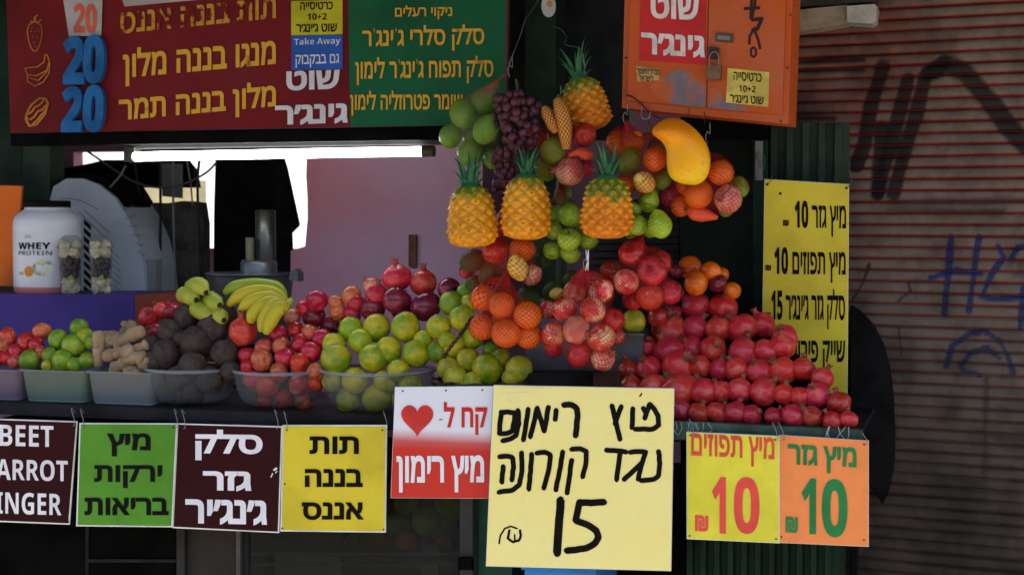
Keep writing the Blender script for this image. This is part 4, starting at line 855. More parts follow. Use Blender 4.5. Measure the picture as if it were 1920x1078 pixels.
ww = MB()
ww.tube(sm([at(*K3(505, 520), Yo - .01), at(*K3(540, 530), Yo - .012), at(*K3(590, 570), Yo - .012), at(*K3(640, 620), Yo - .015), at(*K3(700, 650), Yo - .03)], 5), 0.002, 6)
ww.tube(sm([at(*K3(850, 590), Yo - .01), at(*K3(848, 615), Yo - .012), at(*K3(835, 625), Yo - .012)], 5), 0.0012, 5)
ww.tube(sm([at(*K3(930, 610), Yo - .01), at(*K3(938, 640), Yo - .012), at(*K3(932, 680), Yo - .012)], 5), 0.0012, 5)
ww.build('wire', BOLT_WIRE, ob)
wk = MB(); wk.tube(sm([at(*K3(555, 570), Yo - .01), at(*K3(590, 580), Yo - .02), at(*K3(590, 640), Yo - .02), at(*K3(625, 650), Yo - .02), at(*K3(640, 610), Yo - .015)], 6), 0.0013, 6); wk.build('hook', WIRE, ob)

# ================================================================== BOWLS AND TUBS ON THE COUNTER
CLEAR = clear_mat('clear_bowl_plastic', (0.30, 0.32, 0.34), 0.05, 0.2)
MILKY = clear_mat('milky_tub_plastic', (0.30, 0.32, 0.33), 0.45, 0.35)
MILKG = clear_mat('greenish_tub_plastic', (0.24, 0.31, 0.26), 0.50, 0.35)
MILKP = clear_mat('pinkish_tub_plastic', (0.28, 0.22, 0.29), 0.55, 0.35)
def bowl(label, xa, xb, yr, Yc, mat, depth_px=74, foot=0.5):
    c = at((xa + xb) / 2, yr, Yc); r = (xb - xa) / 2 * mpp((xa + xb) / 2, yr, Yc); z0 = cz + 0.001; hgt = c.z - z0
    t = thing('plastic_bowl', label, 'bowl', (c.x, c.y, z0), 'clear plastic bowls on the counter')
    pr = [(0.001, 0.002), (r * foot, 0.0), (r * (foot + 0.12), 0.006)]
    for i in range(1, 9):
        a = i / 8; pr.append((r * (foot + 0.12 + (0.97 - foot - 0.12) * math.sin(a * math.pi / 2) ** 0.85), 0.006 + (hgt - 0.008) * (1 - math.cos(a * math.pi / 2)) ** 0.9))
    MB().lathe(pr, ORG[t], 56).build('bowl_wall', mat, t, True)
    MB().lathe([(r * 0.97, hgt - 0.004), (r * 1.0, hgt - 0.008), (r * 1.015, hgt - 0.004), (r * 1.015, hgt + 0.002), (r * 0.99, hgt + 0.003), (r * 0.972, hgt)], ORG[t], 56).build('rim', clear_mat('bowl_rim', (0.34, 0.36, 0.40), 0.34, 0.2), t, True)
    return c, r
def tub(label, xa, xb, yr, Yf, mat, dep=0.20):
    a = at(xa, yr, Yf); b = at(xb, yr, Yf); z0 = cz + 0.001; z1 = a.z
    t = thing('plastic_tub', label, 'tub', ((a.x + b.x) / 2, Yf + dep / 2, z0), 'rectangular plastic tubs on the counter')
    def ring(ins, z, rr=0.02):
        x0, x1, y0, y1 = a.x + ins, b.x - ins, Yf + ins, Yf + dep - ins; p = []
        for cx, cy, s in ((x1 - rr, y1 - rr, 0), (x0 + rr, y1 - rr, 90), (x0 + rr, y0 + rr, 180), (x1 - rr, y0 + rr, 270)):
            p += [Vector((cx + rr * math.cos(R(s + k * 18)), cy + rr * math.sin(R(s + k * 18)), z)) for k in range(6)]
        return p
    rings = [ring(0.016, z0), ring(0.013, z0 + 0.006), ring(0.003, z1 - 0.006), ring(-0.004, z1 - 0.004), ring(-0.005, z1 + 0.001), ring(0.002, z1 + 0.001)]
    n = 24; v = sum(rings, []); f = [(i * n + j, i * n + (j + 1) % n, (i + 1) * n + (j + 1) % n, (i + 1) * n + j) for i in range(5) for j in range(n)] + [tuple(range(n))]
    MB().add(v, f).build('tub_wall', mat, t, True)
tub('pinkish cloudy tub cut off at the end of the counter', -48, 36, 692, 0.06, MILKP)
tub('greenish cloudy rectangular tub full of limes', 36, 160, 693, 0.06, MILKG)
tub('cloudy white rectangular tub full of ginger roots', 160, 288, 696, 0.06, MILKY)
bowl('clear round bowl piled with dark beetroots', 272, 446, 688, 0.185, CLEAR)
bowl('clear round bowl piled with small red apples', 437, 612, 692, 0.185, CLEAR)
bowl('clear round bowl piled with mottled green mandarins', 601, 818, 691, 0.20, CLEAR)
G_ = 'fruit heaped along the counter'
def YP(Y0, yb, s=0.85): return lambda px, py: Y0 + (s * (yb - py) / 650.0 if py < yb else 0.25 * (py - yb) / 650.0)
heap(K5, 2.155, [[('blush', 170, 693, 38), ('apple', 30, 716, 40)], [('apple', 110, 735, 38), ('apple', 148, 748, 34), ('blush', 8, 757, 36)], [('apple', 66, 775, 34), ('blush', 166, 776, 30), ('apple', 25, 800, 30), ('blush', 62, 814, 30), ('apple', -12, 800, 36)]], 'the apples beside the limes', G_, YP(0.12, 690))
heap(K5, 2.155, [[('lime', 320, 680, 40), ('lime', 236, 726, 42), ('mand', 343, 716, 40), ('lime', 376, 735, 36)], [('lime', 300, 749, 50), ('lime', 204, 790, 36), ('lime', 352, 808, 36)], [('lime', 120, 808, 46), ('lime', 255, 808, 45), ('ymand', 190, 830, 24), ('lime', 300, 826, 30)]], 'the greenish tub of limes', G_, YP(0.12, 690, 0.8))
# ginger
GIN = pm('ginger_skin', (0.42, 0.28, 0.165), 0.75, 0.2, 0.25, 9, 0.8, 30, col2=(0.25, 0.16, 0.095), mix=(0.4, 0.65))
gi = [([(392, 690), (402, 745), (398, 790), (398, 838)], 27, 0.02), ([(436, 760), (452, 715), (490, 735), (530, 712), (582, 690)], 33, 0.05), ([(418, 800), (460, 782), (500, 775), (540, 768)], 27, 0.0), ([(500, 720), (520, 680), (548, 668)], 28, 0.09),
      ([(522, 776), (560, 765), (604, 740)], 26, 0.03), ([(452, 845), (500, 822), (545, 800), (590, 800)], 29, -0.005), ([(560, 830), (600, 820)], 24, -0.005), ([(440, 730), (410, 700)], 26, 0.06), ([(500, 850), (560, 855)], 24, -0.01)]
gl = ['upright ginger root at the left edge of the white tub', 'long knobbly ginger root lying across the top of the tub', 'plump ginger root in the middle of the tub front', 'short ginger root topmost at the back of the tub', 'ginger root stub pointing towards the beetroots', 'broad ginger root lying low along the tub rim', 'small ginger stub low beside the beetroot bowl', 'ginger root half hidden behind the upright one', 'ginger root lowest, half sunk in the white tub']
for (p, r, dY), lb in zip(gi, gl):
    Yg = 0.13 + dY; m = MB(); pts = sm([at(*K5(x, y), Yg) for x, y in p], 7); s = r / 2.155 * mpp(200, 650, Yg); rn_ = random.Random(p[0][0])
    k = len(pts); rad = [s * (0.55 + 0.45 * min(1, i / 2, (k - 1 - i) / 2)) * (0.92 + 0.10 * math.sin(i * 1.1 + p[0][0])) for i in range(k)]
    rad[0] = s * 0.45; rad[-1] = s * 0.4; rad[1] = s * 0.75; rad[-2] = s * 0.7; m.tube(pts, rad, 12)
    for q in range(2):
        i = rn_.randrange(2, k - 2) if k > 5 else 1; d = Vector((rn_.uniform(-1, 1), rn_.uniform(-1, -0.2), rn_.uniform(-0.6, 1))).normalized()
        m.tube([pts[i] + d * s * a for a in (0.2, 0.7, 1.15, 1.4, 1.5)], [s * 0.60, s * 0.55, s * 0.48, s * 0.32, s * 0.10], 12)
    tag(m.build('ginger_root', GIN, None, True), lb, 'ginger', 'ginger roots in the tub')
heap(K5, 2.155, [[('beet', 756, 634, 55), ('beet', 906, 626, 52)], [('beet', 686, 695, 52), ('beet', 860, 682, 66)], [('beet', 610, 752, 44), ('beet', 796, 738, 72), ('beet', 735, 725, 36)], [('beet', 670, 784, 60), ('beet', 908, 780, 58), ('beet', 778, 828, 58), ('beet', 620, 812, 40), ('beet', 720, 880, 52), ('beet', 850, 890, 56), ('beet', 780, 950, 48), ('beet', 930, 850, 42)]], 'the dark beetroot heap', G_, YP(0.13, 690, 0.85))
heap(K5, 2.155, [[('pom', 651, 608, 36), ('dpom', 696, 612, 38)], [('pom', 600, 634, 40), ('dpom', 630, 690, 32)]], 'the fruit behind the beetroots', G_, YP(0.30, 640, 0.6))
heap(K5, 2.155, [[('pom', 980, 696, 60, 0, (0.0, -0.15, 1.0))]], 'fruit between beetroots and apples', G_, YP(0.14, 680, 0.7))
heap(K6, 2.695, [[('apple', 330, 610, 52), ('apple', 414, 588, 45), ('blush', 490, 604, 48), ('apple', 550, 634, 54)], [('blush', 255, 682, 52), ('blush', 346, 674, 54), ('apple', 440, 655, 52), ('apple', 492, 702, 58)], [('apple', 168, 718, 46), ('blush', 245, 740, 60), ('apple', 361, 728, 53), ('apple', 436, 756, 54)],
                [('apple', 165, 775, 38), ('blush', 332, 802, 54), ('apple', 275, 872, 62), ('netapple', 432, 866, 58), ('apple', 200, 840, 50), ('blush', 520, 800, 46), ('apple', 510, 860, 44)], [('apple', 262, 950, 46), ('apple', 362, 940, 50), ('blush', 460, 945, 48)]], 'the bowl of small red apples', G_, YP(0.14, 690, 0.85))
heap(K6, 2.695, [[('blush', 700, 414, 52), ('ppom', 800, 366, 44), ('blush', 620, 452, 42)], [('apple', 524, 444, 56), ('apple', 460, 482, 46), ('apple', 722, 456, 48), ('blush', 630, 500, 48)], [('plum', 506, 522, 62), ('plum', 592, 570, 52), ('apple', 700, 510, 48), ('ppom', 398, 524, 46), ('apple', 560, 610, 40)]], 'the apples behind the bananas', G_, YP(0.27, 560, 0.7))
heap(K6, 2.695, [[('pom', 928, 325, 74, 0, (-0.1, -0.1, 1.0)), ('pom', 1062, 352, 72, 0.02, (-0.05, 0.1, 1.0)), ('plum', 1190, 382, 62)], [('pom', 826, 412, 60), ('plum', 925, 440, 76)], [('plum', 802, 482, 64), ('plum', 1076, 472, 78), ('plum', 950, 500, 50)]], 'the heap crowning the mandarins', G_, YP(0.28, 565, 0.55))
heap(K6, 2.695, [[('mand', 695, 584, 63), ('mand', 826, 577, 70), ('mand', 973, 575, 77, -0.02)], [('mand', 610, 664, 64), ('mand', 744, 645, 69), ('mand', 888, 688, 66), ('mand', 1060, 636, 50)], [('mand', 620, 735, 76), ('mand', 810, 727, 77), ('mand', 1025, 710, 73), ('mand', 935, 792, 60)], [('ymand', 715, 846, 66), ('ymand', 600, 850, 54), ('ymand', 870, 850, 60), ('ymand', 1000, 860, 60)], [('ymand', 682, 944, 66), ('ymand', 830, 934, 78), ('ymand', 960, 940, 60)]], 'the bowl of mottled mandarins', G_, YP(0.14, 690, 0.85))
heap(K6, 2.695, [[('lime', 1270, 398, 42), ('lime', 1206, 455, 63), ('ymand', 1298, 452, 48)], [('mand', 1140, 573, 66), ('mand', 1256, 530, 66)], [('lime', 1130, 700, 54), ('mand', 1180, 640, 46)]], 'the stack beside the orange net', G_, YP(0.18, 640, 0.7))
heap(K6, 2.695, [[('mand', 1310, 630, 58), ('ymand', 1216, 676, 64)], [('ymand', 1290, 742, 64), ('mand', 1452, 735, 54), ('lime', 1400, 690, 40)], [('ymand', 1186, 782, 56), ('mand', 1386, 788, 79), ('ymand', 1545, 790, 70), ('ymand', 1225, 832, 62), ('ymand', 1505, 832, 50), ('mand', 1310, 850, 50)]], 'the wicker basket', G_, YP(0.12, 720, 0.8))
# wicker basket
bk_ = thing('wicker_basket', 'dark wicker basket of yellow-green mandarins behind the heart sign', 'basket', at(905, 760, 0.2))
WICK = pm('dark_wicker', (0.060, 0.038, 0.022), 0.75, 0.25, 0.4, 30)
c0 = at(912, 712, 0.2); rbx = 96 * mpp(912, 712, 0.2); wv = MB(); zbk = cz + 0.002
for i in range(9):
    t = i / 8; rr = 0.80 + 0.2 * t; z = zbk + (c0.z - zbk) * t
    wv.tube([Vector((c0.x + rbx * rr * math.cos(a), 0.17 + 0.14 * rr * math.sin(a), z + 0.003 * math.sin(a * 12 + i * math.pi))) for a in [k * math.pi / 32 for k in range(65)]], 0.0062, 6, False)
wv.build('woven_wall', WICK, bk_, True)
hm = MB(); hh = sm([at(*K6(1165, 730), 0.05), at(*K6(1195, 680), 0.035), at(*K6(1235, 630), 0.04), at(*K6(1275, 575), 0.10), at(*K6(1310, 520), 0.16)], 10)
for o_ in (0, math.pi): hm.tube([p + Vector((0.004 * math.cos(i * 0.8 + o_), 0.004 * math.sin(i * 0.8 + o_), 0)) for i, p in enumerate(hh)], 0.0032, 6)
hm.build('handle', WICK, bk_, True)

# ------------------------------------------------------------------ bananas
BAN = pm('banana_peel', (0.54, 0.43, 0.025), 0.42, 0.4, 0.10, 3, 0.1, 20, col2=(0.40, 0.40, 0.03), mix=(0.45, 0.7), dirt=0.35); BANG = pm('green_banana_peel', (0.30, 0.36, 0.03), 0.42, 0.4, 0.12, 3, col2=(0.42, 0.42, 0.05))
TIP = pm('banana_tip', (0.030, 0.022, 0.012), 0.8, 0.2)
def banana(parent, pts, r, Ys_, mat):
    p = sm([at(x, y, Y) for (x, y), Y in zip(pts, Ys_)], 7); k = len(p); rr = r * mpp(480, 570, 0.25)
    rad = [rr * min(1.0, 0.32 + 2.6 * i / k, 0.40 + 2.4 * (k - 1 - i) / k) for i in range(k)]
    o = MB().tube(p, rad, 10).build('banana', mat, parent, True)
    d = (p[-1] - p[-2]).normalized(); MB().tube([p[-1] - d * 0.001, p[-1] + d * 0.006], [rr * 0.34, rr * 0.22], 8).build('tip', TIP, o, True)
bb = thing('banana_bunch', 'bunch of yellow-green bananas arching over the apples', 'bananas', at(480, 640, 0.27))
for pts, Ys_, mat in [([(536, 560), (520, 541), (480, 534), (440, 539), (421, 550)], [.27, .27, .27, .27, .27], BANG), ([(538, 564), (515, 550), (480, 546), (448, 556), (428, 572)], [.25, .245, .24, .24, .245], BAN), ([(536, 568), (510, 558), (484, 560), (462, 572), (450, 584)], [.23, .22, .215, .215, .22], BAN),
                      ([(536, 572), (512, 566), (490, 574), (474, 592), (470, 606)], [.21, .20, .19, .19, .19], BAN), ([(538, 576), (522, 570), (506, 580), (494, 604), (490, 622)], [.19, .175, .165, .165, .165], BAN), ([(540, 580), (528, 576), (517, 586), (506, 606), (498, 626)], [.17, .155, .145, .145, .145], BAN)]:
    banana(bb, pts, 13.2, Ys_, mat)
MB().tube([at(534, 572, 0.22), at(541, 570, 0.24), at(546, 563, 0.27)], [0.012, 0.014, 0.010], 8).build('crown_stub', BANG, bb, True)
b2 = thing('banana_bunch', 'short green banana bunch seen tip-on above the beetroots', 'bananas', at(380, 640, 0.27))
for pts, Ys_ in [([(352, 548), (363, 538), (374, 536), (386, 548)], [.32, .28, .24, .22]), ([(338, 560), (347, 553), (358, 556), (368, 562)], [.32, .28, .24, .22]), ([(382, 560), (394, 562), (402, 567), (412, 572)], [.30, .27, .23, .21]), ([(362, 574), (372, 580), (384, 586), (396, 594)], [.28, .24, .22, .20]), ([(392, 584), (402, 588), (412, 594), (420, 600)], [.27, .24, .22, .20])]:
    banana(b2, pts, 17, Ys_, BANG)

# ================================================================== HANGING FRUIT
GH = 'fruit hanging in net bags'
def net_heap(K, s, rows, place, Y, slope=0.25, yb=None):
    ys = [K(0, a[2])[1] for r in rows for a in r]; y0 = max(ys)
    return heap(K, s, rows, place, GH, lambda px, py: Y + slope * 0)
fa = net_heap(K2, 2.909, [[('gmango', 1187, 555, 72, .02), ('gmango', 1070, 622, 74, -.01)], [('gmango', 1196, 708, 76, -.05), ('gmango', 1004, 742, 62, .03)], [('gmango', 1112, 832, 70, 0), ('gmango', 1238, 862, 58, .05), ('gmango', 1120, 745, 52, .07)]], 'the green mango net', 0.07)
netbag('net bag of green mangoes hanging against the green menu panel', fa, K2(1325, 400), 0.08, cells=52, mat=net_mat('pale_green_net', (0.16, 0.20, 0.07), 0.11))
MB_w = MB(); MB_w.tube(sm([at(*K2(1322, 355), 0.08), at(*K2(1350, 280), 0.09), at(*K2(1385, 190), 0.12), at(*K2(1410, 110), 0.16), at(*K2(1440, 70), 0.22), at(*K2(1500, -30), 0.30)], 6), 0.0014, 5)
tag(MB_w.build('hanging_wire', WIRE), 'thin bent wire from which the green mango net hangs', 'wire')
MB_w = MB(); MB_w.tube(sm([at(1098, 150, 0.09), at(1090, 96, 0.1), at(1060, 84, 0.14), at(1062, 70, 0.2), at(1050, 55, 0.28), at(1030, 48, 0.39)], 6), 0.0014, 5)
tag(MB_w.build('hanging_wire', WIRE), 'thin bent wire from which the topmost pineapple hangs', 'wire')
# grapes
GRM = pm('grape_skin', (0.052, 0.012, 0.022), 0.40, 0.5, 0.25, 8, col2=(0.12, 0.028, 0.040), hv=0.35)
gb = thing('grape_bunch', 'long hanging bunch of dark purple grapes', 'grapes', at(970, 366, -0.02))
gms = [sphere_mesh('grape', ball(0.9, 0.9, 1.1, 0.03, 1.2, i), 14, 10, GRM) for i in (1, 2)]
GO = random.Random(2); cnt = 0; spots = []
tries = 0
while cnt < 98 and tries < 6000:
    tries += 1
    v = GO.random(); y = 172 + 192 * v
    if v < 0.5: cxp, wd = 969 - 6 * v, 44 - 10 * abs(v - 0.25)
    else: cxp, wd = 962 - 18 * (v - 0.5) * 2, 36 - 20 * (v - 0.5) * 2
    a = GO.uniform(-1, 1); dY = -0.062 * math.sqrt(max(0, 1 - a * a)) * (wd / 44)
    p = at(cxp + a * wd, y, 0.03 + dY * GO.uniform(0.45, 1.0))
    if any((p - q).length < 0.0118 for q in spots): continue
    spots.append(p); cnt += 1
    o = bpy.data.objects.new('grape', gms[cnt % 2]); COL.objects.link(o); o.parent = gb; o.location = p - ORG[gb]; r = 0.0130 * GO.uniform(0.85, 1.12)
    o.scale = (r, r, r); o.rotation_euler = (GO.uniform(-.6, .6), GO.uniform(-.6, .6), GO.uniform(0, 6))
sm_ = MB().tube(sm([at(968, 150, 0.04), at(970, 175, 0.03), at(966, 260, 0.03), at(950, 350, 0.03)], 5), 0.004, 6)
sm_.build('stem', pm('grape_stem', (0.09, 0.11, 0.03), 0.7, 0.2), gb)
# pineapples
PIN = attr_mat('pineapple_rind', 'tint', 0.38, 0.45, 0.10, 60, 0.10, 9)
LEAF = pm('pineapple_leaf', (0.020, 0.115, 0.060), 0.45, 0.4, 0.2, 6, col2=(0.05, 0.17, 0.07), hv=0.2)
def pineapple(label, cx, y0, y1, half, Y, tilt, crown_h, crown_w, hue, sd, green=0.30, relief=0.085, eyes=8):
    c = at(cx, (y0 + y1) / 2, Y); k = mpp(cx, (y0 + y1) / 2, Y); hh_ = (y1 - y0) / 2 * k; rr = half * k
    t = thing('pineapple', label, 'pineapple', c, 'pineapples hanging over the counter'); rot = Euler((0, tilt, 0)).to_matrix(); t.rotation_euler = (0, tilt, 0)
    nu, nv = 132, 84; v = []; colr = []; rn_ = random.Random(sd)
    for i in range(nv + 1):
        w_ = i / nv; z = -1 + 2 * w_
        prof = max(0.0, 1 - abs(z) ** 4.2) ** 0.36 * (1 - 0.13 * z - 0.10 * max(0, z) ** 2)
        if w_ < 0.02: prof *= 0.9
        for j in range(nu):
            u = j / nu; a = 2 * math.pi * u
            wob = 0.10 * mnoise.noise(Vector((math.cos(a) * 3, math.sin(a) * 3, z * 3 + sd * 3.3))); fa_ = (eyes * u + 5.4 * w_ + wob) % 1 - .5; fb_ = (eyes * u - 5.4 * w_ + wob * 1.4) % 1 - .5
            b = (1 - 2 * abs(fa_)) * (1 - 2 * abs(fb_)); b = b ** 0.6
            n_ = mnoise.noise(Vector((math.cos(a) * 2, math.sin(a) * 2, z * 2 + sd)))
            n3 = mnoise.noise(Vector((math.cos(a) * 7, math.sin(a) * 7, z * 8 + sd)))
            r_ = rr * prof * (0.93 + relief * b + 0.03 * n_ + 0.030 * n3 + 0.02 * mnoise.noise(Vector((math.cos(a) * 18, math.sin(a) * 18, z * 20))))
            d_ = math.hypot(fa_ + fb_, (fa_ - fb_) * 1.0 + 0.25)
            spike = d_ < 0.13
            if spike: r_ += rr * (0.09 + 0.08 * n3) * prof
            v.append(Vector((r_ * math.cos(a), r_ * math.sin(a), hh_ * z)))
            g = min(1, max(0, (w_ - (1 - green) + 0.16 * n_ + 0.10 * n3) / 0.16))
            co = Vector(hue) * (0.90 + 0.2 * n3); co = co.lerp(Vector((0.80, 0.36, 0.02)), min(1, max(0, (w_ - 0.35) / 0.4 + 0.5 * n_)) * 0.7)
            gd = 1 - 0.85 * max(0, (0.50 - b) / 0.50)
            co = co.lerp(Vector((0.34, 0.12, 0.008)), (1 - gd) * 0.72)  # eye grooves browned in the tint to imitate their shadow gaps
            co = co.lerp(Vector((0.10, 0.17, 0.012)) if b < 0.62 + 0.2 * n3 else Vector((0.46, 0.34, 0.02)), g * 0.92)
            if spike and n3 > -0.25: co = co.lerp(Vector((0.13, 0.055, 0.012)), 0.75)
            colr.append((*co, 1))
    f = [(i * nu + j, i * nu + (j + 1) % nu, (i + 1) * nu + (j + 1) % nu, (i + 1) * nu + j) for i in range(nv) for j in range(nu)] + [tuple(range(nu - 1, -1, -1)), tuple(nv * nu + j for j in range(nu))]
    me = bpy.data.meshes.new('rind'); me.from_pydata(v, [], f); me.polygons.foreach_set('use_smooth', [True] * len(f))
    at2 = me.color_attributes.new('tint', 'FLOAT_COLOR', 'POINT'); at2.data.foreach_set('color', np.clip(np.array(colr, dtype=np.float32), 0.003, 1).ravel())
    link_mesh('rind', me, PIN, t)
    m = MB(); H_ = crown_h * 0.88 * k; W_ = crown_w * k
    for ring, (n, el, ln, wd) in enumerate([(7, 0.45, 0.50, 0.15), (7, 0.72, 0.72, 0.17), (7, 1.0, 0.92, 0.16), (5, 1.3, 1.02, 0.13)]):
        for q in range(n):
            a = 2 * math.pi * (q + 0.5 * (ring % 2) + rn_.uniform(-.2, .2)) / n; L_ = ln * H_ * rn_.uniform(0.82, 1.1); e_ = el + rn_.uniform(-.12, .12)
            sd_ = Vector((-math.sin(a), math.cos(a), 0)); pts = []; p = Vector((math.cos(a) * W_ * 0.16, math.sin(a) * W_ * 0.16, hh_ * 0.95 + H_ * 0.07 * ring)); ns = 7
            ang = min(1.45, e_ + 0.55)
            for s_ in range(ns + 1):
                pts.append(p.copy()); p = p + Vector((math.cos(a) * math.cos(ang), math.sin(a) * math.cos(ang), math.sin(ang))) * (L_ / ns); ang -= 0.10 + 0.06 * s_ * (1.3 - el) * 0.6
            vv = []; ff = []
            for s_, pp in enumerate(pts):
                w2 = wd * H_ * (1 - (s_ / ns) ** 1.5) * (0.75 + 0.25 * min(1, s_ / 2)) + 0.0004; out_ = Vector((math.cos(a), math.sin(a), 0)) * w2 * 0.3
                vv += [pp - sd_ * w2 / 2 * 1.0, pp - out_ * 0.6, pp + sd_ * w2 / 2]
            for s_ in range(ns): ff += [(3 * s_, 3 * s_ + 1, 3 * s_ + 4, 3 * s_ + 3), (3 * s_ + 1, 3 * s_ + 2, 3 * s_ + 5, 3 * s_ + 4)]
            m.add([x + ORG[t] for x in vv], ff)
    m.build('crown', LEAF, t, True)
    MB().lathe([(rr * 0.50, hh_ * 0.90), (rr * 0.40, hh_ * 1.03), (rr * 0.30, hh_ * 1.05)], c, 20).build('neck', LEAF, t, True)
pineapple('orange pineapple hanging lowest, left end of the lower three', 885, 347, 464, 45, -0.06, R(-3), 70, 84, (0.90, 0.36, 0.010), 1, 0.24, 0.12, 9)
pineapple('orange pineapple hanging under the grape tip, middle of three', 986, 329, 450, 44, -0.05, R(1), 62, 64, (0.90, 0.34, 0.010), 2, 0.22, 0.13, 9)
pineapple('knobbly yellow-orange pineapple with splayed crown beside the mango, right of three', 1138, 331, 448, 44, -0.06, R(1), 66, 80, (0.90, 0.26, 0.010), 3, 0.42, 0.20, 9)
pineapple('dim orange pineapple hanging highest, against the dark green post', 1097, 145, 247, 40, 0.10, R(-14), 66, 80, (0.74, 0.20, 0.010), 4, 0.36, 0.18, 9)
# corn
CORN = pm('corn_kernels', (0.72, 0.36, 0.045), 0.42, 0.4, 0.08, 6, 0.6, 120, voron=True)
def corn(label, p, r, Y):
    pts = sm([at(x, y, Y) for x, y in p], 8); k = len(pts); s = r * mpp(1050, 230, Y)
    t = thing('corn_cob', label, 'corn', pts[-1], 'corn cobs in the net')
    rad = [s * min(1, 0.45 + 1.9 * i / k, 0.55 + 1.6 * (k - 1 - i) / k) for i in range(k)]
    MB().tube(pts, rad, 18).build('kernels', CORN, t, True)
    # its own tight net
    m = MB(); n = 18; v = []; uv = []
    m.tube(pts, [q * 1.05 for q in rad], n, False); me = bpy.data.meshes.new('net'); me.from_pydata([q - ORG[t] for q in m.v], [], m.f)
    ul = me.uv_layers.new(name='UVMap'); d = []
    for pl_ in me.polygons:
        for li in pl_.loop_indices:
            vi = me.loops[li].vertex_index; i, j = divmod(vi, n); j2 = j if not (j == 0 and any(me.loops[q].vertex_index % n == n - 1 for q in pl_.loop_indices)) else n
            d += [12 * j2 / n, 11.5 * i / k * (pts[0] - pts[-1]).length / 0.12]
    ul.data.foreach_set('uv', d); me.polygons.foreach_set('use_smooth', [True] * len(me.polygons)); link_mesh('net', me, net_mat('fine_red_net', (0.22, 0.012, 0.012), 0.24), t)
corn('short corn cob leaning by the grapes', [(1020, 200), (1027, 214), (1037, 234), (1044, 248)], 12, 0.0)
corn('long corn cob hanging upright beside the high pineapple', [(1043, 185), (1052, 205), (1059, 238), (1062, 280)], 14, -0.01)
fb = net_heap(K2, 2.909, [[('apple', 1478, 742, 60, .05), ('apple', 1730, 737, 66, -.02)], [('gmango', 1565, 822, 74, -.03), ('gmango', 1522, 925, 60, .04)], [('ppom', 1654, 938, 80, -.04, (-1, -.55, 0.05)), ('apple', 1735, 920, 50, .06)]], 'the net under the corn', 0.06)
netbag('net bag of mixed fruit hanging under the corn cobs', fb, K2(1590, 560), 0.06, cells=50, flare=0.22)
CH = pm('red_pepper_skin', (0.60, 0.06, 0.02), 0.25, 0.5, 0.1, 3)
def pepper(label, p, r, Y, nm='red_pepper'):
    pts = sm([at(x, y, Y) for x, y in p], 7); k = len(pts); s = r * mpp(1050, 230, Y); t = thing(nm, label, 'pepper', pts[len(pts) // 2])
    MB().tube(pts, [s * min(1, 0.4 + 2.4 * i / k, 0.25 + 1.6 * (k - 1 - i) / k) for i in range(k)], 12).build('flesh', CH, t, True)
    d = (pts[0] - pts[1]).normalized(); MB().tube([pts[0], pts[0] + d * 0.012], [0.004, 0.003], 6).build('stem', M_ST, t)
pepper('slim red pepper netted above the pale pomegranate', [(1112, 293), (1100, 290), (1085, 286), (1066, 292)], 11, 0.0)
pepper('stubby red pepper at the bottom of the mixed net by the mango', [(1290, 394), (1305, 400), (1328, 404), (1346, 408)], 14, 0.04)
# big mango (artificial, hanging)
MGM = attr_mat('mango_skin', 'tint', 0.34, 0.45, 0.04, 20, 0.05, 4)
mg = thing('mango', 'large smooth yellow mango hanging below the orange box', 'mango', at(1285, 285, -0.03))
def mango_mesh():
    Ro = [(1262, 221), (1276, 224), (1286, 229), (1300, 239), (1311, 250), (1320, 262), (1327, 275), (1331, 289), (1332, 303), (1330, 319), (1326, 331), (1319, 340), (1308, 346), (1299, 347.5)]
    Lo = [(1262, 221), (1248, 224), (1235, 231), (1226, 239), (1222, 247), (1226, 255), (1236, 262), (1245, 271), (1250, 285), (1250, 300), (1251, 315), (1255, 329), (1264, 339), (1280, 345), (1299, 347.5)]
    def res(P, n=44):
        Q = sm([Vector((x, y, 0)) for x, y in P], 10)
        yy = 221 + (347.5 - 221) * (1 - np.cos(np.linspace(0, math.pi, n))) / 2
        return list(zip(np.interp(yy, [p.y for p in Q], [p.x for p in Q]), yy))
    A, B = res(Ro), res(Lo); n = 36; v = []; c_ = []; m_ = len(A)
    for i, (p, q) in enumerate(zip(A, B)):
        pw, qw = at(*p, -0.05), at(*q, -0.05); ce = (pw + qw) / 2; hx = (pw - qw) / 2; dp = hx.length * (0.86 if i else 1)
        for j in range(n):
            a = 2 * math.pi * j / n; P_ = ce + hx * math.cos(a) + Vector((0, 1, 0)) * dp * math.sin(a); v.append(P_ - ORG[mg])
            t = i / (m_ - 1); nn = mnoise.noise(P_ * 12)
            k = Vector((0.86, 0.20, 0.003)).lerp(Vector((0.93, 0.47, 0.010)), min(1, max(0, t * 1.7 - 0.25 + nn * 0.4))).lerp(Vector((0.74, 0.58, 0.02)), min(1, max(0, (t - 0.72) * 4 + nn * 0.6)) * 0.8)
            if mnoise.noise(P_ * 90) > 0.52: k = k * 0.75
            c_ += [k.x, k.y, k.z, 1]
    f = [(i * n + j, i * n + (j + 1) % n, (i + 1) * n + (j + 1) % n, (i + 1) * n + j) for i in range(m_ - 1) for j in range(n)]
    me = bpy.data.meshes.new('skin'); me.from_pydata(v, [], f); me.polygons.foreach_set('use_smooth', [True] * len(f))
    ca = me.color_attributes.new('tint', 'FLOAT_COLOR', 'POINT'); ca.data.foreach_set('color', c_); return me
ms_ = link_mesh('skin', mango_mesh(), MGM, mg); md = ms_.modifiers.new('smooth', 'SMOOTH'); md.factor = 0.5; md.iterations = 4
MB().tube(sm([at(1234, 252, -0.05), at(1228, 246, -0.04), at(1222, 238, 0.0), at(1215, 226, 0.08)], 5), [0.005] * 10 + [0.003] * 6, 6).build('stem', M_ST, mg)
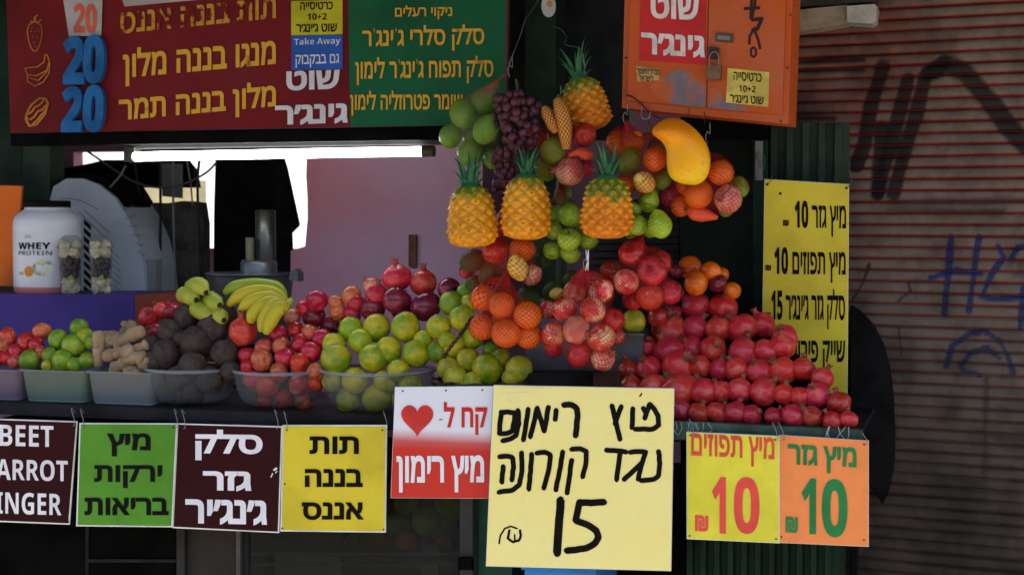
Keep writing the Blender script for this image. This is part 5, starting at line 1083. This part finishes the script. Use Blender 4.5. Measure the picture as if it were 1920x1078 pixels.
# right mixed net around the mango
fc_ = net_heap(K7, 2.909, [[('orange', 1050, 195, 72, .09), ('orange', 1130, 186, 60, .04), ('avo', 1265, 225, 58, .09)], [('gmango', 1108, 297, 66, 0), ('orange', 1245, 286, 71, -.02)], [('lemon', 1187, 413, 66, -.04, (-.5, -.8, .4)), ('gmango', 1288, 398, 56, .04), ('orange', 1090, 425, 56, .05)]], 'the net between pineapple and mango', 0.05)
netbag('net bag of oranges and green mangoes hanging left of the mango', fc_, K7(1080, 75), 0.08, cells=50, flare=0.36)
fd = net_heap(K7, 2.909, [[('orange', 1604, 361, 73, -.02), ('gmango', 1702, 440, 58, .05)], [('orange', 1425, 430, 68, .03), ('orange', 1482, 478, 82, -.01), ('ppom', 1646, 503, 76, -.03, (-.35, -.9, .05))], [('plum', 1336, 492, 72, .05), ('orange', 1385, 545, 56, .03), ('gmango', 1632, 560, 42, .0)]], 'the net under the mango', 0.05)
netbag('wide net bag of oranges and a pomegranate hanging under the mango', fd, K7(1530, 180), 0.09, cells=56, flare=0.30)
# green apples and pears
fe = net_heap(K7, 2.909, [[('gapple', 780, 592, 66, 0), ('gmango', 742, 478, 50, .07)], [('gapple', 690, 676, 50, .03), ('gapple', 776, 728, 64, -.05, (.1, -.5, .8)), ('gapple', 880, 730, 58, .03), ('gapple', 700, 590, 50, .07)], [('gapple', 686, 787, 54, .02), ('gapple', 782, 800, 58, 0), ('avo', 630, 830, 50, .07), ('gapple', 860, 650, 50, .07)]], 'the hanging green apple net', 0.06)
netbag('thin net bag of green apples hanging between two pineapples', fe, K7(720, 440), 0.07, (0.02, 0.035, 0.012), 40, mat=net_mat('green_net', (0.03, 0.05, 0.015), 0.07))
ff_ = net_heap(K7, 2.909, [[('pear', 1215, 512, 54, .02, (.5, -.2, 1)), ('gapple', 1128, 562, 46, .0)], [('gapple', 1150, 648, 58, -.02), ('pear', 1270, 640, 68, -.03, (-.2, -.2, 1))], [('gapple', 1215, 668, 50, .05), ('gapple', 1120, 690, 44, .05)]], 'the hanging pear net', 0.05)
netbag('thin net bag of green pears hanging above the red apples', ff_, K7(1165, 475), 0.06, (0.02, 0.035, 0.012), 40, mat=net_mat('green_net', (0.03, 0.05, 0.015), 0.07))
# left mixed bag under the pineapples
fg_ = net_heap(K7, 2.909, [[('apple', 405, 645, 58, .04)], [('apple', 376, 790, 77, 0, (.2, .5, .5)), ('orange', 522, 778, 73, .0)], [('avo', 255, 838, 66, .03), ('apple', 220, 895, 46, .07)], [('lemon', 497, 880, 66, -.06, (-.3, -.2, 1)), ('ppom', 572, 918, 58, -.0, (-.2, -.9, .1)), ('avo', 345, 926, 68, .0), ('avo', 270, 968, 52, .04)]], 'the avocado and lemon net', 0.06)
netbag('net bag of apples, avocados and a lemon under the first pineapple', fg_, K7(430, 560), 0.06, cells=50, flare=0.25)
# oranges
fo = net_heap(K8, 2.695, [[('orange', 286, 374, 67, .02), ('orange', 380, 410, 70, -.02)], [('orange', 510, 460, 73, -.02), ('orange', 280, 521, 68, .01)], [('orange', 400, 553, 72, -.03), ('orange', 515, 566, 67, .01), ('orange', 390, 480, 60, .07)]], 'the hanging orange net', -0.01)
netbag('red net bag of seven bright oranges above the basket', fo, K8(408, 205), 0.0, cells=48, flare=0.34, tail=K8(400, 650))
# apples and pomegranates
fp = net_heap(K8, 2.695, [[('netapple', 745, 345, 61, .03), ('netapple', 885, 340, 69, .01)], [('netapple', 698, 430, 68, .0), ('netapple', 838, 435, 68, -.03), ('netapple', 616, 435, 52, .05)], [('netapple', 640, 560, 66, .0), ('ppom', 755, 535, 70, -.04, (.85, -.35, -.2)), ('apple', 940, 485, 62, .02), ('netapple', 885, 575, 73, -.02)], [('apple', 770, 656, 69, .0), ('ppom', 890, 680, 64, .01, (.7, -.5, .35)), ('apple', 640, 622, 52, .05), ('blush', 965, 570, 40, .04)]], 'the biggest hanging net', 0.0)
netbag('biggest red net bag of apples and pale pomegranates over the yellow sign', fp, K8(800, 215), 0.01, cells=52, flare=0.30, tail=K8(745, 735))
fq = net_heap(K8, 2.695, [[('apple', 1040, 150, 68, 0, (-.1, -.75, .6)), ('apple', 1182, 195, 58, .04)], [('apple', 1140, 236, 73, -.03, (-.1, -.9, .3)), ('apple', 930, 240, 56, .05)], [('netapple', 1008, 293, 68, -.03, (0, .6, .6)), ('apple', 1237, 345, 60, .0)], [('apple', 1130, 370, 70, -.02), ('apple', 1040, 380, 55, .05)]], 'the net above the pyramid', 0.06)
netbag('red net bag of shiny red apples above the pomegranate pyramid', fq, K8(1092, 60), 0.07, cells=50, flare=0.30)
# loose dim fruit behind
heap(K8, 2.695, [[('avo', 735, 285, 52)], [('avo', 640, 345, 56), ('lemon', 655, 350, 32, -.06)]], 'the dim fruit behind the biggest net', G_, lambda px, py: 0.18)
heap(K8, 2.695, [[('avo', 520, 370, 55)]], 'fruit behind the hanging orange net', G_, lambda px, py: 0.14)
heap(K8, 2.695, [[('ymand', 1048, 492, 64)], [('dpom', 1165, 470, 50)]], 'the shaded pair under the apple net', G_, lambda px, py: 0.30)
# steel pan in the middle
pn = thing('steel_pan', 'dull steel pan behind the biggest hanging net', 'pan', at(1090, 720, 0.36))
q0 = at(985, 622, 0.25); q1 = at(1205, 622, 0.25); zp = at(1090, 700, 0.25).z
m = MB().box((q0.x, 0.25, zp), (q1.x, 0.26, q0.z)).box((q0.x, 0.261, zp), (q0.x + 0.01, 0.48, q0.z)).box((q1.x - 0.01, 0.261, zp), (q1.x, 0.48, q0.z)).box((q0.x + 0.011, 0.47, zp), (q1.x - 0.011, 0.48, q0.z))
m.build('body', pm('dull_steel', (0.13, 0.14, 0.16), 0.42, 0.5, 0.15, 6, metal=0.5), pn)
MB().box((q0.x - 0.006, 0.24, q0.z - 0.004), (q1.x + 0.006, 0.249, q0.z + 0.003)).build('rim', pm('pan_rim', (0.20, 0.21, 0.23), 0.35, 0.5, 0.1, metal=0.7), pn)
wb = MB().rect(1112, 699, 1160, 740, 0.10, 0.03); tag(wb.build('wooden_block', pm('dark_red_wood', (0.055, 0.022, 0.014), 0.7, 0.2, 0.3, 12)), 'dark reddish wooden block behind the top edge of the big yellow sign', 'block')
tag(MB().rect(960, 700, 1110, 745, 0.13, 0.10).build('dark_box', pm('dark_brown_board', (0.018, 0.012, 0.010), 0.7, 0.2, 0.3)), 'low dark brown box under the steel pan', 'box')
cp = MB().tube([at(1098, 560, 0.55), at(1100, 420, 0.55)], 0.0085, 14); tag(cp.build('chrome_tube', pm('chrome', (0.7, 0.7, 0.72), 0.12, 0.5, 0.03, metal=1.0), None, True), 'bright chrome tube upright behind the green apples', 'tube')
tag(MB().rect(1010, 512, 1130, 640, 0.75, 0.05).build('steel_cabinet', pm('cabinet_steel', (0.17, 0.18, 0.21), 0.4, 0.5, 0.2, 5)), 'grey steel cabinet dimly seen behind the green apples', 'cabinet')
# persimmons
heap(K8, 2.695, [[('persimmon', 1330, 218, 58, .06), ('persimmon', 1440, 242, 56, 0), ('plum', 1262, 240, 36, .03), ('persimmon', 1490, 255, 40, .07)], [('persimmon', 1362, 300, 60, -.02), ('plum', 1472, 300, 48, .0), ('persimmon', 1545, 335, 46, .03)]], 'the persimmon heap', G_, lambda px, py: 0.33 + 0.4 * (560 - py) / 650)
# pomegranate pyramid
GPY = 'pomegranates stacked in the pyramid'
def YQ(px, py): return 0.035 + max(0, 792 - py) * 1.22 / 650
PR = [[('pom', 455, 396, 62), ('pom', 580, 406, 60)],
      [('dpom', 300, 448, 48, .05), ('dpom', 340, 440, 42), ('pom', 320, 514, 72), ('pom', 445, 506, 62), ('pom', 550, 506, 56), ('pom', 672, 512, 66), ('pom', 768, 492, 54, .03), ('pom', 876, 552, 58)],
      [('pom', 215, 585, 48), ('pom', 318, 616, 67), ('pom', 430, 602, 52, .02), ('pom', 535, 600, 63), ('pom', 670, 616, 65), ('pom', 778, 612, 55), ('pom', 866, 592, 55)],
      [('dpom', 125, 700, 46), ('pom', 220, 698, 57), ('pom', 362, 682, 76), ('pom', 470, 692, 52), ('pom', 560, 702, 52, .02), ('pom', 645, 697, 58), ('pom', 752, 712, 56), ('pom', 870, 712, 66), ('pom', 956, 702, 54), ('pom', 1060, 746, 53)],
      [('dpom', 130, 776, 50), ('pom', 242, 786, 60), ('pom', 365, 806, 76), ('pom', 484, 806, 60), ('pom', 570, 808, 52), ('pom', 656, 806, 60), ('pom', 770, 808, 62), ('pom', 868, 826, 50), ('pom', 952, 832, 48), ('pom', 1036, 826, 53), ('dpom', 1130, 856, 50)],
      [('dpom', 290, 900, 44), ('dpom', 375, 902, 48), ('dpom', 458, 906, 47), ('dpom', 546, 908, 48), ('dpom', 634, 912, 52), ('dpom', 720, 916, 50), ('dpom', 818, 922, 46), ('dpom', 912, 924, 52), ('dpom', 1004, 932, 53), ('dpom', 1100, 942, 46), ('pom', 1186, 946, 44)]]
JR = random.Random(21)
PR = [[(a[0], a[1] + JR.uniform(-7, 7), a[2] + JR.uniform(-6, 6), a[3] * JR.uniform(0.95, 1.08)) + tuple(a[4:]) for a in row] for row in PR]
heap(KP, 2.566, PR, 'the pomegranate pyramid', GPY, YQ, 1.12)

# ================================================================== INSIDE THE STALL
sillY = 0.56; sz = at(130, 551, sillY).z
tag(MB().rect(-90, 552, 252, 700, sillY, 0.30).build('purple_panel', pm('purple_panel_paint', (0.042, 0.022, 0.17), 0.5, 0.35, 0.12, 3)), 'deep purple panel under the white tub and fruit cups', 'panel')
tag(MB().rect(253, 553, 352, 700, sillY, 0.30).build('rust_panel', pm('rust_panel_paint', (0.17, 0.030, 0.012), 0.5, 0.35, 0.12, 3)), 'rust-orange panel behind the pomegranates, next to the purple one', 'panel')
tag(MB().slab([(-60, 533), (27, 537), (41, 349), (-60, 346)], 0.85, 0.012).build('orange_board', pm('orange_board_paint', (0.66, 0.13, 0.012), 0.5, 0.35, 0.1, 3)), 'plain orange board at the edge of the stall beside the white tub', 'board')
# protein tub
wtY = 0.72; wc = at(90, 551, wtY); kx = mpp(90, 480, wtY)
wt = thing('protein_tub', 'big white plastic tub with black lid and printed label', 'tub', (wc.x, wtY, wc.z))
WP = pm('white_tub_plastic', (0.62, 0.62, 0.66), 0.35, 0.45, 0.04, 3)
R0 = 62 * kx; h_ = lambda y: (551 - y) * kx
MB().lathe([(0.001, 0), (R0 * .88, 0), (R0 * .98, h_(543)), (R0, h_(534)), (R0, h_(436)), (R0 * .985, h_(433)), (R0, h_(430)), (R0 * .99, h_(416)), (R0 * .92, h_(405)), (R0 * .74, h_(396)), (R0 * .66, h_(393)), (R0 * .66, h_(388))], ORG[wt], 48).build('body', WP, wt, True)
MB().lathe([(R0 * .70, h_(389)), (R0 * .70, h_(378)), (R0 * .66, h_(376.5)), (0.001, h_(376.5))], ORG[wt], 48).build('lid', INK, wt, False)
MB().lathe([(R0 * .90, h_(550.4)), (R0 * .99, h_(544)), (R0 * 1.004, h_(536))], ORG[wt], 48).build('pink_band', pm('pink_band', (0.60, 0.20, 0.17), 0.4, 0.4, 0.05), wt, True)
def wrap(px, py):
    p = at(px, py, wtY - R0); dx = p.x - wc.x; a = dx / (R0 + .0015); d = Vector((CAM.x - wc.x, CAM.y - wtY, 0)).normalized(); side = Vector((-d.y, d.x, 0))
    a = max(-1.4, min(1.4, dx / R0)); a = math.asin(max(-.97, min(.97, dx / (R0 * 1.0))))
    return Vector((wc.x, wtY, p.z)) + (Vector((math.sin(a), -math.cos(a), 0))) * (R0 + 0.0015)
KW = crop(0, 360, 4.49)
letter(wt, INK, [(lat('WHEY'), .012, quad(KW, 148, 426, 394, 482)), (lat('PROTEIN'), -.018, quad(KW, 148, 496, 400, 532))], wrap)
letter(wt, pm('olive_print', (0.25, 0.22, 0.10), 0.5), [(lat('UL'), -.02, quad(KW, 212, 362, 268, 388))], wrap)
letter(wt, pm('grey_print', (0.18, 0.17, 0.18), 0.5), [(lat('2 KG'), -.01, quad(KW, 148, 672, 194, 698))], wrap)
def disc(px, py, rx, ry, n=24): return [wrap(px + rx * math.cos(2 * math.pi * i / n), py + ry * math.sin(2 * math.pi * i / n)) for i in range(n)]
m = MB(); d_ = disc(76, 502, 15, 16); m.add(d_ + [sum(d_, Vector()) / 24 + Vector((0, -.0006, 0))], [(i, (i + 1) % 24, 24) for i in range(24)]); m.build('vanilla_picture', pm('cream_print', (0.50, 0.50, 0.34), 0.5, 0.3, 0.25, 30), wt)
m = MB(); d_ = [p + Vector((0, -.0008, 0)) for p in disc(54, 509, 8, 10)]; m.add(d_ + [sum(d_, Vector()) / 24 + Vector((0, -.0006, 0))], [(i, (i + 1) % 24, 24) for i in range(24)]); m.build('orange_picture', pm('orange_print', (0.62, 0.22, 0.02), 0.5), wt)
# fruit cups
CUP = clear_mat('cup_plastic', (0.5, 0.5, 0.52), 0.0, 0.06, edge=0.22)
CHP = {'pale': pm('pale_fruit', (0.62, 0.52, 0.34), 0.4, 0.4, 0.1, hv=0.15), 'dark': pm('black_grape', (0.022, 0.010, 0.012), 0.3, 0.5, 0.2), 'green': pm('kiwi_green', (0.30, 0.36, 0.06), 0.4, 0.4, 0.15)}
def cup(label, px0, px1):
    Yc = 0.64; cx = (px0 + px1) / 2; b = at(cx, 552, Yc); k = mpp(cx, 500, Yc); R1 = (px1 - px0) / 2 * k; h = lambda y: (552 - y) * k
    t = thing('fruit_cup', label, 'fruit cup', (b.x, Yc, b.z), 'clear cups of cut fruit')
    MB().lathe([(0.001, 0.001), (R1 * .74, 0.001), (R1 * .78, 0.003), (R1, h(464))], ORG[t], 32).build('cup_wall', CUP, t, True)
    MB().lathe([(R1 * 1.06, h(465)), (R1 * 1.06, h(461)), (R1 * .97, h(459)), (R1 * .86, h(450)), (R1 * .62, h(443)), (R1 * .4, h(441))], ORG[t], 32).build('dome_lid', CUP, t, True)
    rn_ = random.Random(px0)
    for lay, (kind, y, n, rad) in enumerate([('pale', 541, 3, 12), ('pale', 529, 3, 11), ('green', 522, 2, 9), ('dark', 512, 4, 11), ('dark', 500, 4, 11), ('dark', 490, 3, 11), ('pale', 474, 3, 12), ('pale', 460, 2, 11)]):
        for q in range(n):
            a = 2 * math.pi * q / n + lay; rr = R1 * 0.46 * (0.85 + 0.15 * lay / 7)
            fn = ball(1, 0.8, 0.85, 0.05 if kind == 'dark' else 0.45, 1.6, rn_.uniform(0, 50)); me = sphere_mesh('fruit_piece', fn, 10, 7, CHP[kind])
            if kind != 'dark': me.polygons.foreach_set('use_smooth', [False] * len(me.polygons))
            o = bpy.data.objects.new('fruit_piece', me); COL.objects.link(o); o.parent = t; s = rad * k; o.scale = (s, s, s); o.location = (rr * math.cos(a), rr * math.sin(a), h(y)); o.rotation_euler = (rn_.uniform(0, 3), rn_.uniform(0, 3), 0)
cup('clear cup of cut fruit and dark grapes touching the white tub', 110, 156)
cup('clear cup of cut fruit and dark grapes further from the white tub', 168, 212)
# white slotted machine housing
hY = 1.0
hs = thing('juicer_housing', 'pale rounded plastic machine housing with slanted slots behind the cups', 'machine', at(190, 600, hY))
ol = [(88, 640), (92, 380), (100, 350), (125, 335), (155, 335), (185, 346), (215, 370), (240, 408), (258, 450), (270, 500), (275, 640)]
MB().prism([at(x, y, hY) for x, y in reversed(ol)], (0, 0.25, 0)).build('shell', pm('pale_blue_plastic', (0.34, 0.37, 0.42), 0.45, 0.4, 0.06, 4), hs)
sl_ = MB()
for i in range(9):
    y = 418 + i * 15.5; sl_.slab([(157, y + 2), (170, y + 14), (170, y + 5), (157, y - 7)], hY - 0.002, 0.002)
sl_.build('dark_slots', INK, hs)
th_ = MB()
for i in range(9): th_.tube([at(208 + i * 1.0, 470 + i * 13, hY - .001), at(224 + i * 1.0, 484 + i * 13, hY - .001)], 0.0010, 4)
for i in range(6): th_.tube([at(228 + i * 6, 395 + i * 15, hY - .001), at(252 + i * 4, 385 + i * 19, hY - .001)], 0.0012, 4)
th_.tube(sm([at(x, y, hY - .001) for x, y in [(115, 372), (150, 376), (185, 394)]], 5), 0.0012, 4); th_.tube([at(158, 394, hY - .001), at(206, 438, hY - .001)], 0.0012, 4); th_.tube([at(148, 398, hY - .001), at(214, 462, hY - .001)], 0.0012, 4)
th_.build('seam_lines', pm('seam_grey', (0.08, 0.085, 0.095), 0.6), hs)
tag(MB().prism([at(x, y, 1.02) for x, y in [(232, 390), (205, 358), (160, 334), (140, 331), (150, 326), (190, 332), (222, 352), (238, 378)]], (0, 0.2, 0)).build('black_guard', BLACK), 'curved black guard over the pale machine housing', 'guard')
tag(MB().rect(272, 487, 292, 640, 1.02, 0.05).build('grey_jug', pm('jug_grey', (0.16, 0.17, 0.18), 0.4, 0.4, 0.1)), 'narrow grey plastic jug standing right of the slotted housing', 'jug')
# things hanging in the window
tag(MB().rect(196, 338, 373, 420, 4.6, 0.1).build('cream_hoarding', pm('cream_paint', (0.30, 0.27, 0.17), 0.8, 0.2, 0.12, 3)), 'cream board standing in the bright street behind the sack', 'board')
tag(MB().prism([at(x, y, 1.7) for x, y in [(90, 345), (90, 322), (170, 306), (195, 300), (345, 300), (360, 318), (367, 352), (240, 352), (200, 345)]], (0, 0.05, 0)).build('black_canopy', BLACK), 'black canopy edge hanging across the bright window opening', 'canopy')
tag(MB().slab([(238, 303), (497, 299), (497, 255), (238, 257)], 1.85, 0.03).build('black_backdrop', BLACK), 'black strip added to darken the window behind the lit tube', 'backdrop')  # black strip added so the opening is dark behind the tube
SACK = pm('grey_sack_cloth', (0.055, 0.050, 0.045), 0.9, 0.15, 0.2, 20, 0.3, 60)
tag(MB().prism([at(x, y, 1.3) for x, y in [(228, 760), (228, 388), (250, 384), (280, 380), (310, 382), (340, 377), (366, 380), (372, 420), (372, 760)]], (0, 0.10, 0)).build('grey_sack', SACK), 'tall dark grey sack standing before the bright window', 'sack')
tag(MB().slab([(304, 368), (342, 372), (342, 308), (302, 306)], 1.2, 0.004).build('grey_paper', pm('grey_paper_sheet', (0.09, 0.085, 0.09), 0.7, 0.2, 0.1)), 'small grey sheet hanging among the cords in the window', 'paper')
def cloth(label, px, Y, sd):
    n = len(px); fr = [at(x, y, Y) for x, y in px]; tag(MB().prism(fr, (0, 0.03, 0)).build('black_apron', pm('black_cloth', (0.006, 0.006, 0.007), 0.9, 0.1, 0.3, 12)), label, 'apron', 'black aprons hanging in the window')
cloth('straight black apron hanging in the window, nearer the sack', [(399, 760), (401, 400), (404, 292), (484, 292), (486, 316), (494, 400), (500, 760)], 1.6, 1)
cloth('flared black apron hanging in the window, nearer the pink panel', [(488, 760), (490, 400), (486, 316), (489, 298), (528, 296), (534, 315), (546, 370), (557, 420), (556, 424), (543, 437), (546, 520), (546, 760)], 1.5, 2)
cd_ = pm('black_cord', (0.012, 0.012, 0.012), 0.6, 0.3); cg = pm('grey_cord', (0.11, 0.11, 0.11), 0.6, 0.3)
for lb, pts, r, mt_, Y in [('black cord hanging before the sack, slanting to the right', [(252, 300), (258, 345), (268, 420), (276, 470)], 2.2, cd_, 1.15), ('thick straight black cord hanging before the sack', [(300, 296), (301, 400), (300, 540)], 2.6, cd_, 1.16),
                         ('light grey cord hanging across the dark sack', [(325, 300), (325, 400), (328, 500), (334, 560)], 2.2, cg, 1.1), ('black cable with a bulging plug hanging at the sack edge', [(374, 300), (371, 330), (371, 380), (375, 430), (378, 520)], 2.6, cd_, 1.1),
                         ('dark cable sagging across the upper window to the machine', [(165, 285), (205, 312), (250, 340), (300, 352), (345, 345), (385, 325), (405, 306)], 2.2, pm('dark_cord', (0.035, 0.033, 0.03), 0.6, 0.3), 1.05), ('thin cable leaning over the pale machine housing', [(236, 310), (225, 330), (206, 352)], 1.8, cg, 1.0), ('short thin cord hanging beside the bulging plug', [(350, 300), (357, 340), (361, 385)], 1.6, cg, 1.12)]:
    m = MB().tube(sm([at(x, y, Y) for x, y in pts], 6), r * mpp(300, 400, Y), 7); tag(m.build('cable', mt_, None, True), lb, 'cable')
m = MB().tube(sm([at(x, y, 1.09) for x, y in [(376, 405), (378, 415), (380, 440), (378, 462), (377, 475)]], 4), [0.003, 0.008, 0.011, .013, .013, .013, .013, .013, .012, .011, .010, .009, .008, .006, .005, .004, .003], 8); tag(m.build('cable_plug', cd_, None, True), 'bulging black plug on the cable before the window', 'plug')
# juicer pot
pY = 0.80; pc = at(470, 640, pY); k = mpp(470, 560, pY)
pt = thing('juicer_pot', 'wide grey metal juicer pot behind the bananas', 'juicer', (pc.x, pY, pc.z))
hh2 = lambda y: (640 - y) * k
PM = pm('pot_metal', (0.10, 0.10, 0.11), 0.40, 0.5, 0.15, 6, metal=0.6)
MB().lathe([(70 * k, 0), (76 * k, hh2(560)), (80 * k, hh2(520)), (82 * k, hh2(514)), (84 * k, hh2(511)), (78 * k, hh2(511)), (60 * k, hh2(518)), (0.001, hh2(518))], ORG[pt], 40).build('body', PM, pt, True)
MB().lathe([(34 * k, hh2(517)), (34 * k, hh2(492)), (30 * k, hh2(487)), (0.001, hh2(487))], ORG[pt] + Vector((18 * k, 0, 0)), 28).build('feed_base', pm('feed_metal', (0.10, 0.10, 0.11), 0.35, 0.5, 0.1, metal=0.6), pt, True)
MB().lathe([(19 * k, hh2(489)), (19 * k, hh2(395)), (16 * k, hh2(393)), (0.001, hh2(393))], ORG[pt] + Vector((30 * k, 0.01, 0)), 24).build('feed_tube', pm('feed_tube_grey', (0.040, 0.036, 0.032), 0.3, 0.5, 0.15, metal=0.5), pt, True)
MB().lathe([(8 * k, hh2(490)), (8 * k, hh2(445)), (0.001, hh2(445))], ORG[pt] + Vector((10 * k, -0.04, 0)), 14).build('pusher', pm('pusher_ivory', (0.10, 0.095, 0.06), 0.5, 0.4, 0.1), pt, True)
MB().prism([at(x, y, pY - 0.04) for x, y in [(541, 524), (559, 528), (558, 512), (552, 504), (545, 508)]], (0, 0.05, 0)).build('handle', PM, pt)
# fluorescent tube
tl = thing('tube_light', 'lit white fluorescent tube hung under the menu board', 'tube light', at(530, 290, 0.46))
EM = pm('lit_tube', (0.90, 1.0, 0.98), 0.4, 0.3, 0.01, emit=7.0)
ta, tb = at(252, 294, 0.44), at(792, 284, 0.44)
MB().tube([ta, tb], 8.6 * mpp(530, 290, 0.44), 20).build('glass_tube', EM, tl, True)
SOCK = pm('socket_grey', (0.07, 0.065, 0.06), 0.5, 0.4, 0.2)
MB().tube([tb + Vector((0.001, 0, 0)), at(814, 283.6, 0.44)], 10.5 * mpp(530, 290, 0.44), 14).build('socket', SOCK, tl)
MB().rect(232, 276, 251, 304, 0.43, 0.05).build('socket', SOCK, tl)
MB().slab([(236, 279), (836, 270), (836, 262), (236, 271)], 0.44, 0.10).build('batten', pm('batten_grey', (0.06, 0.058, 0.055), 0.5, 0.4, 0.1), tl)
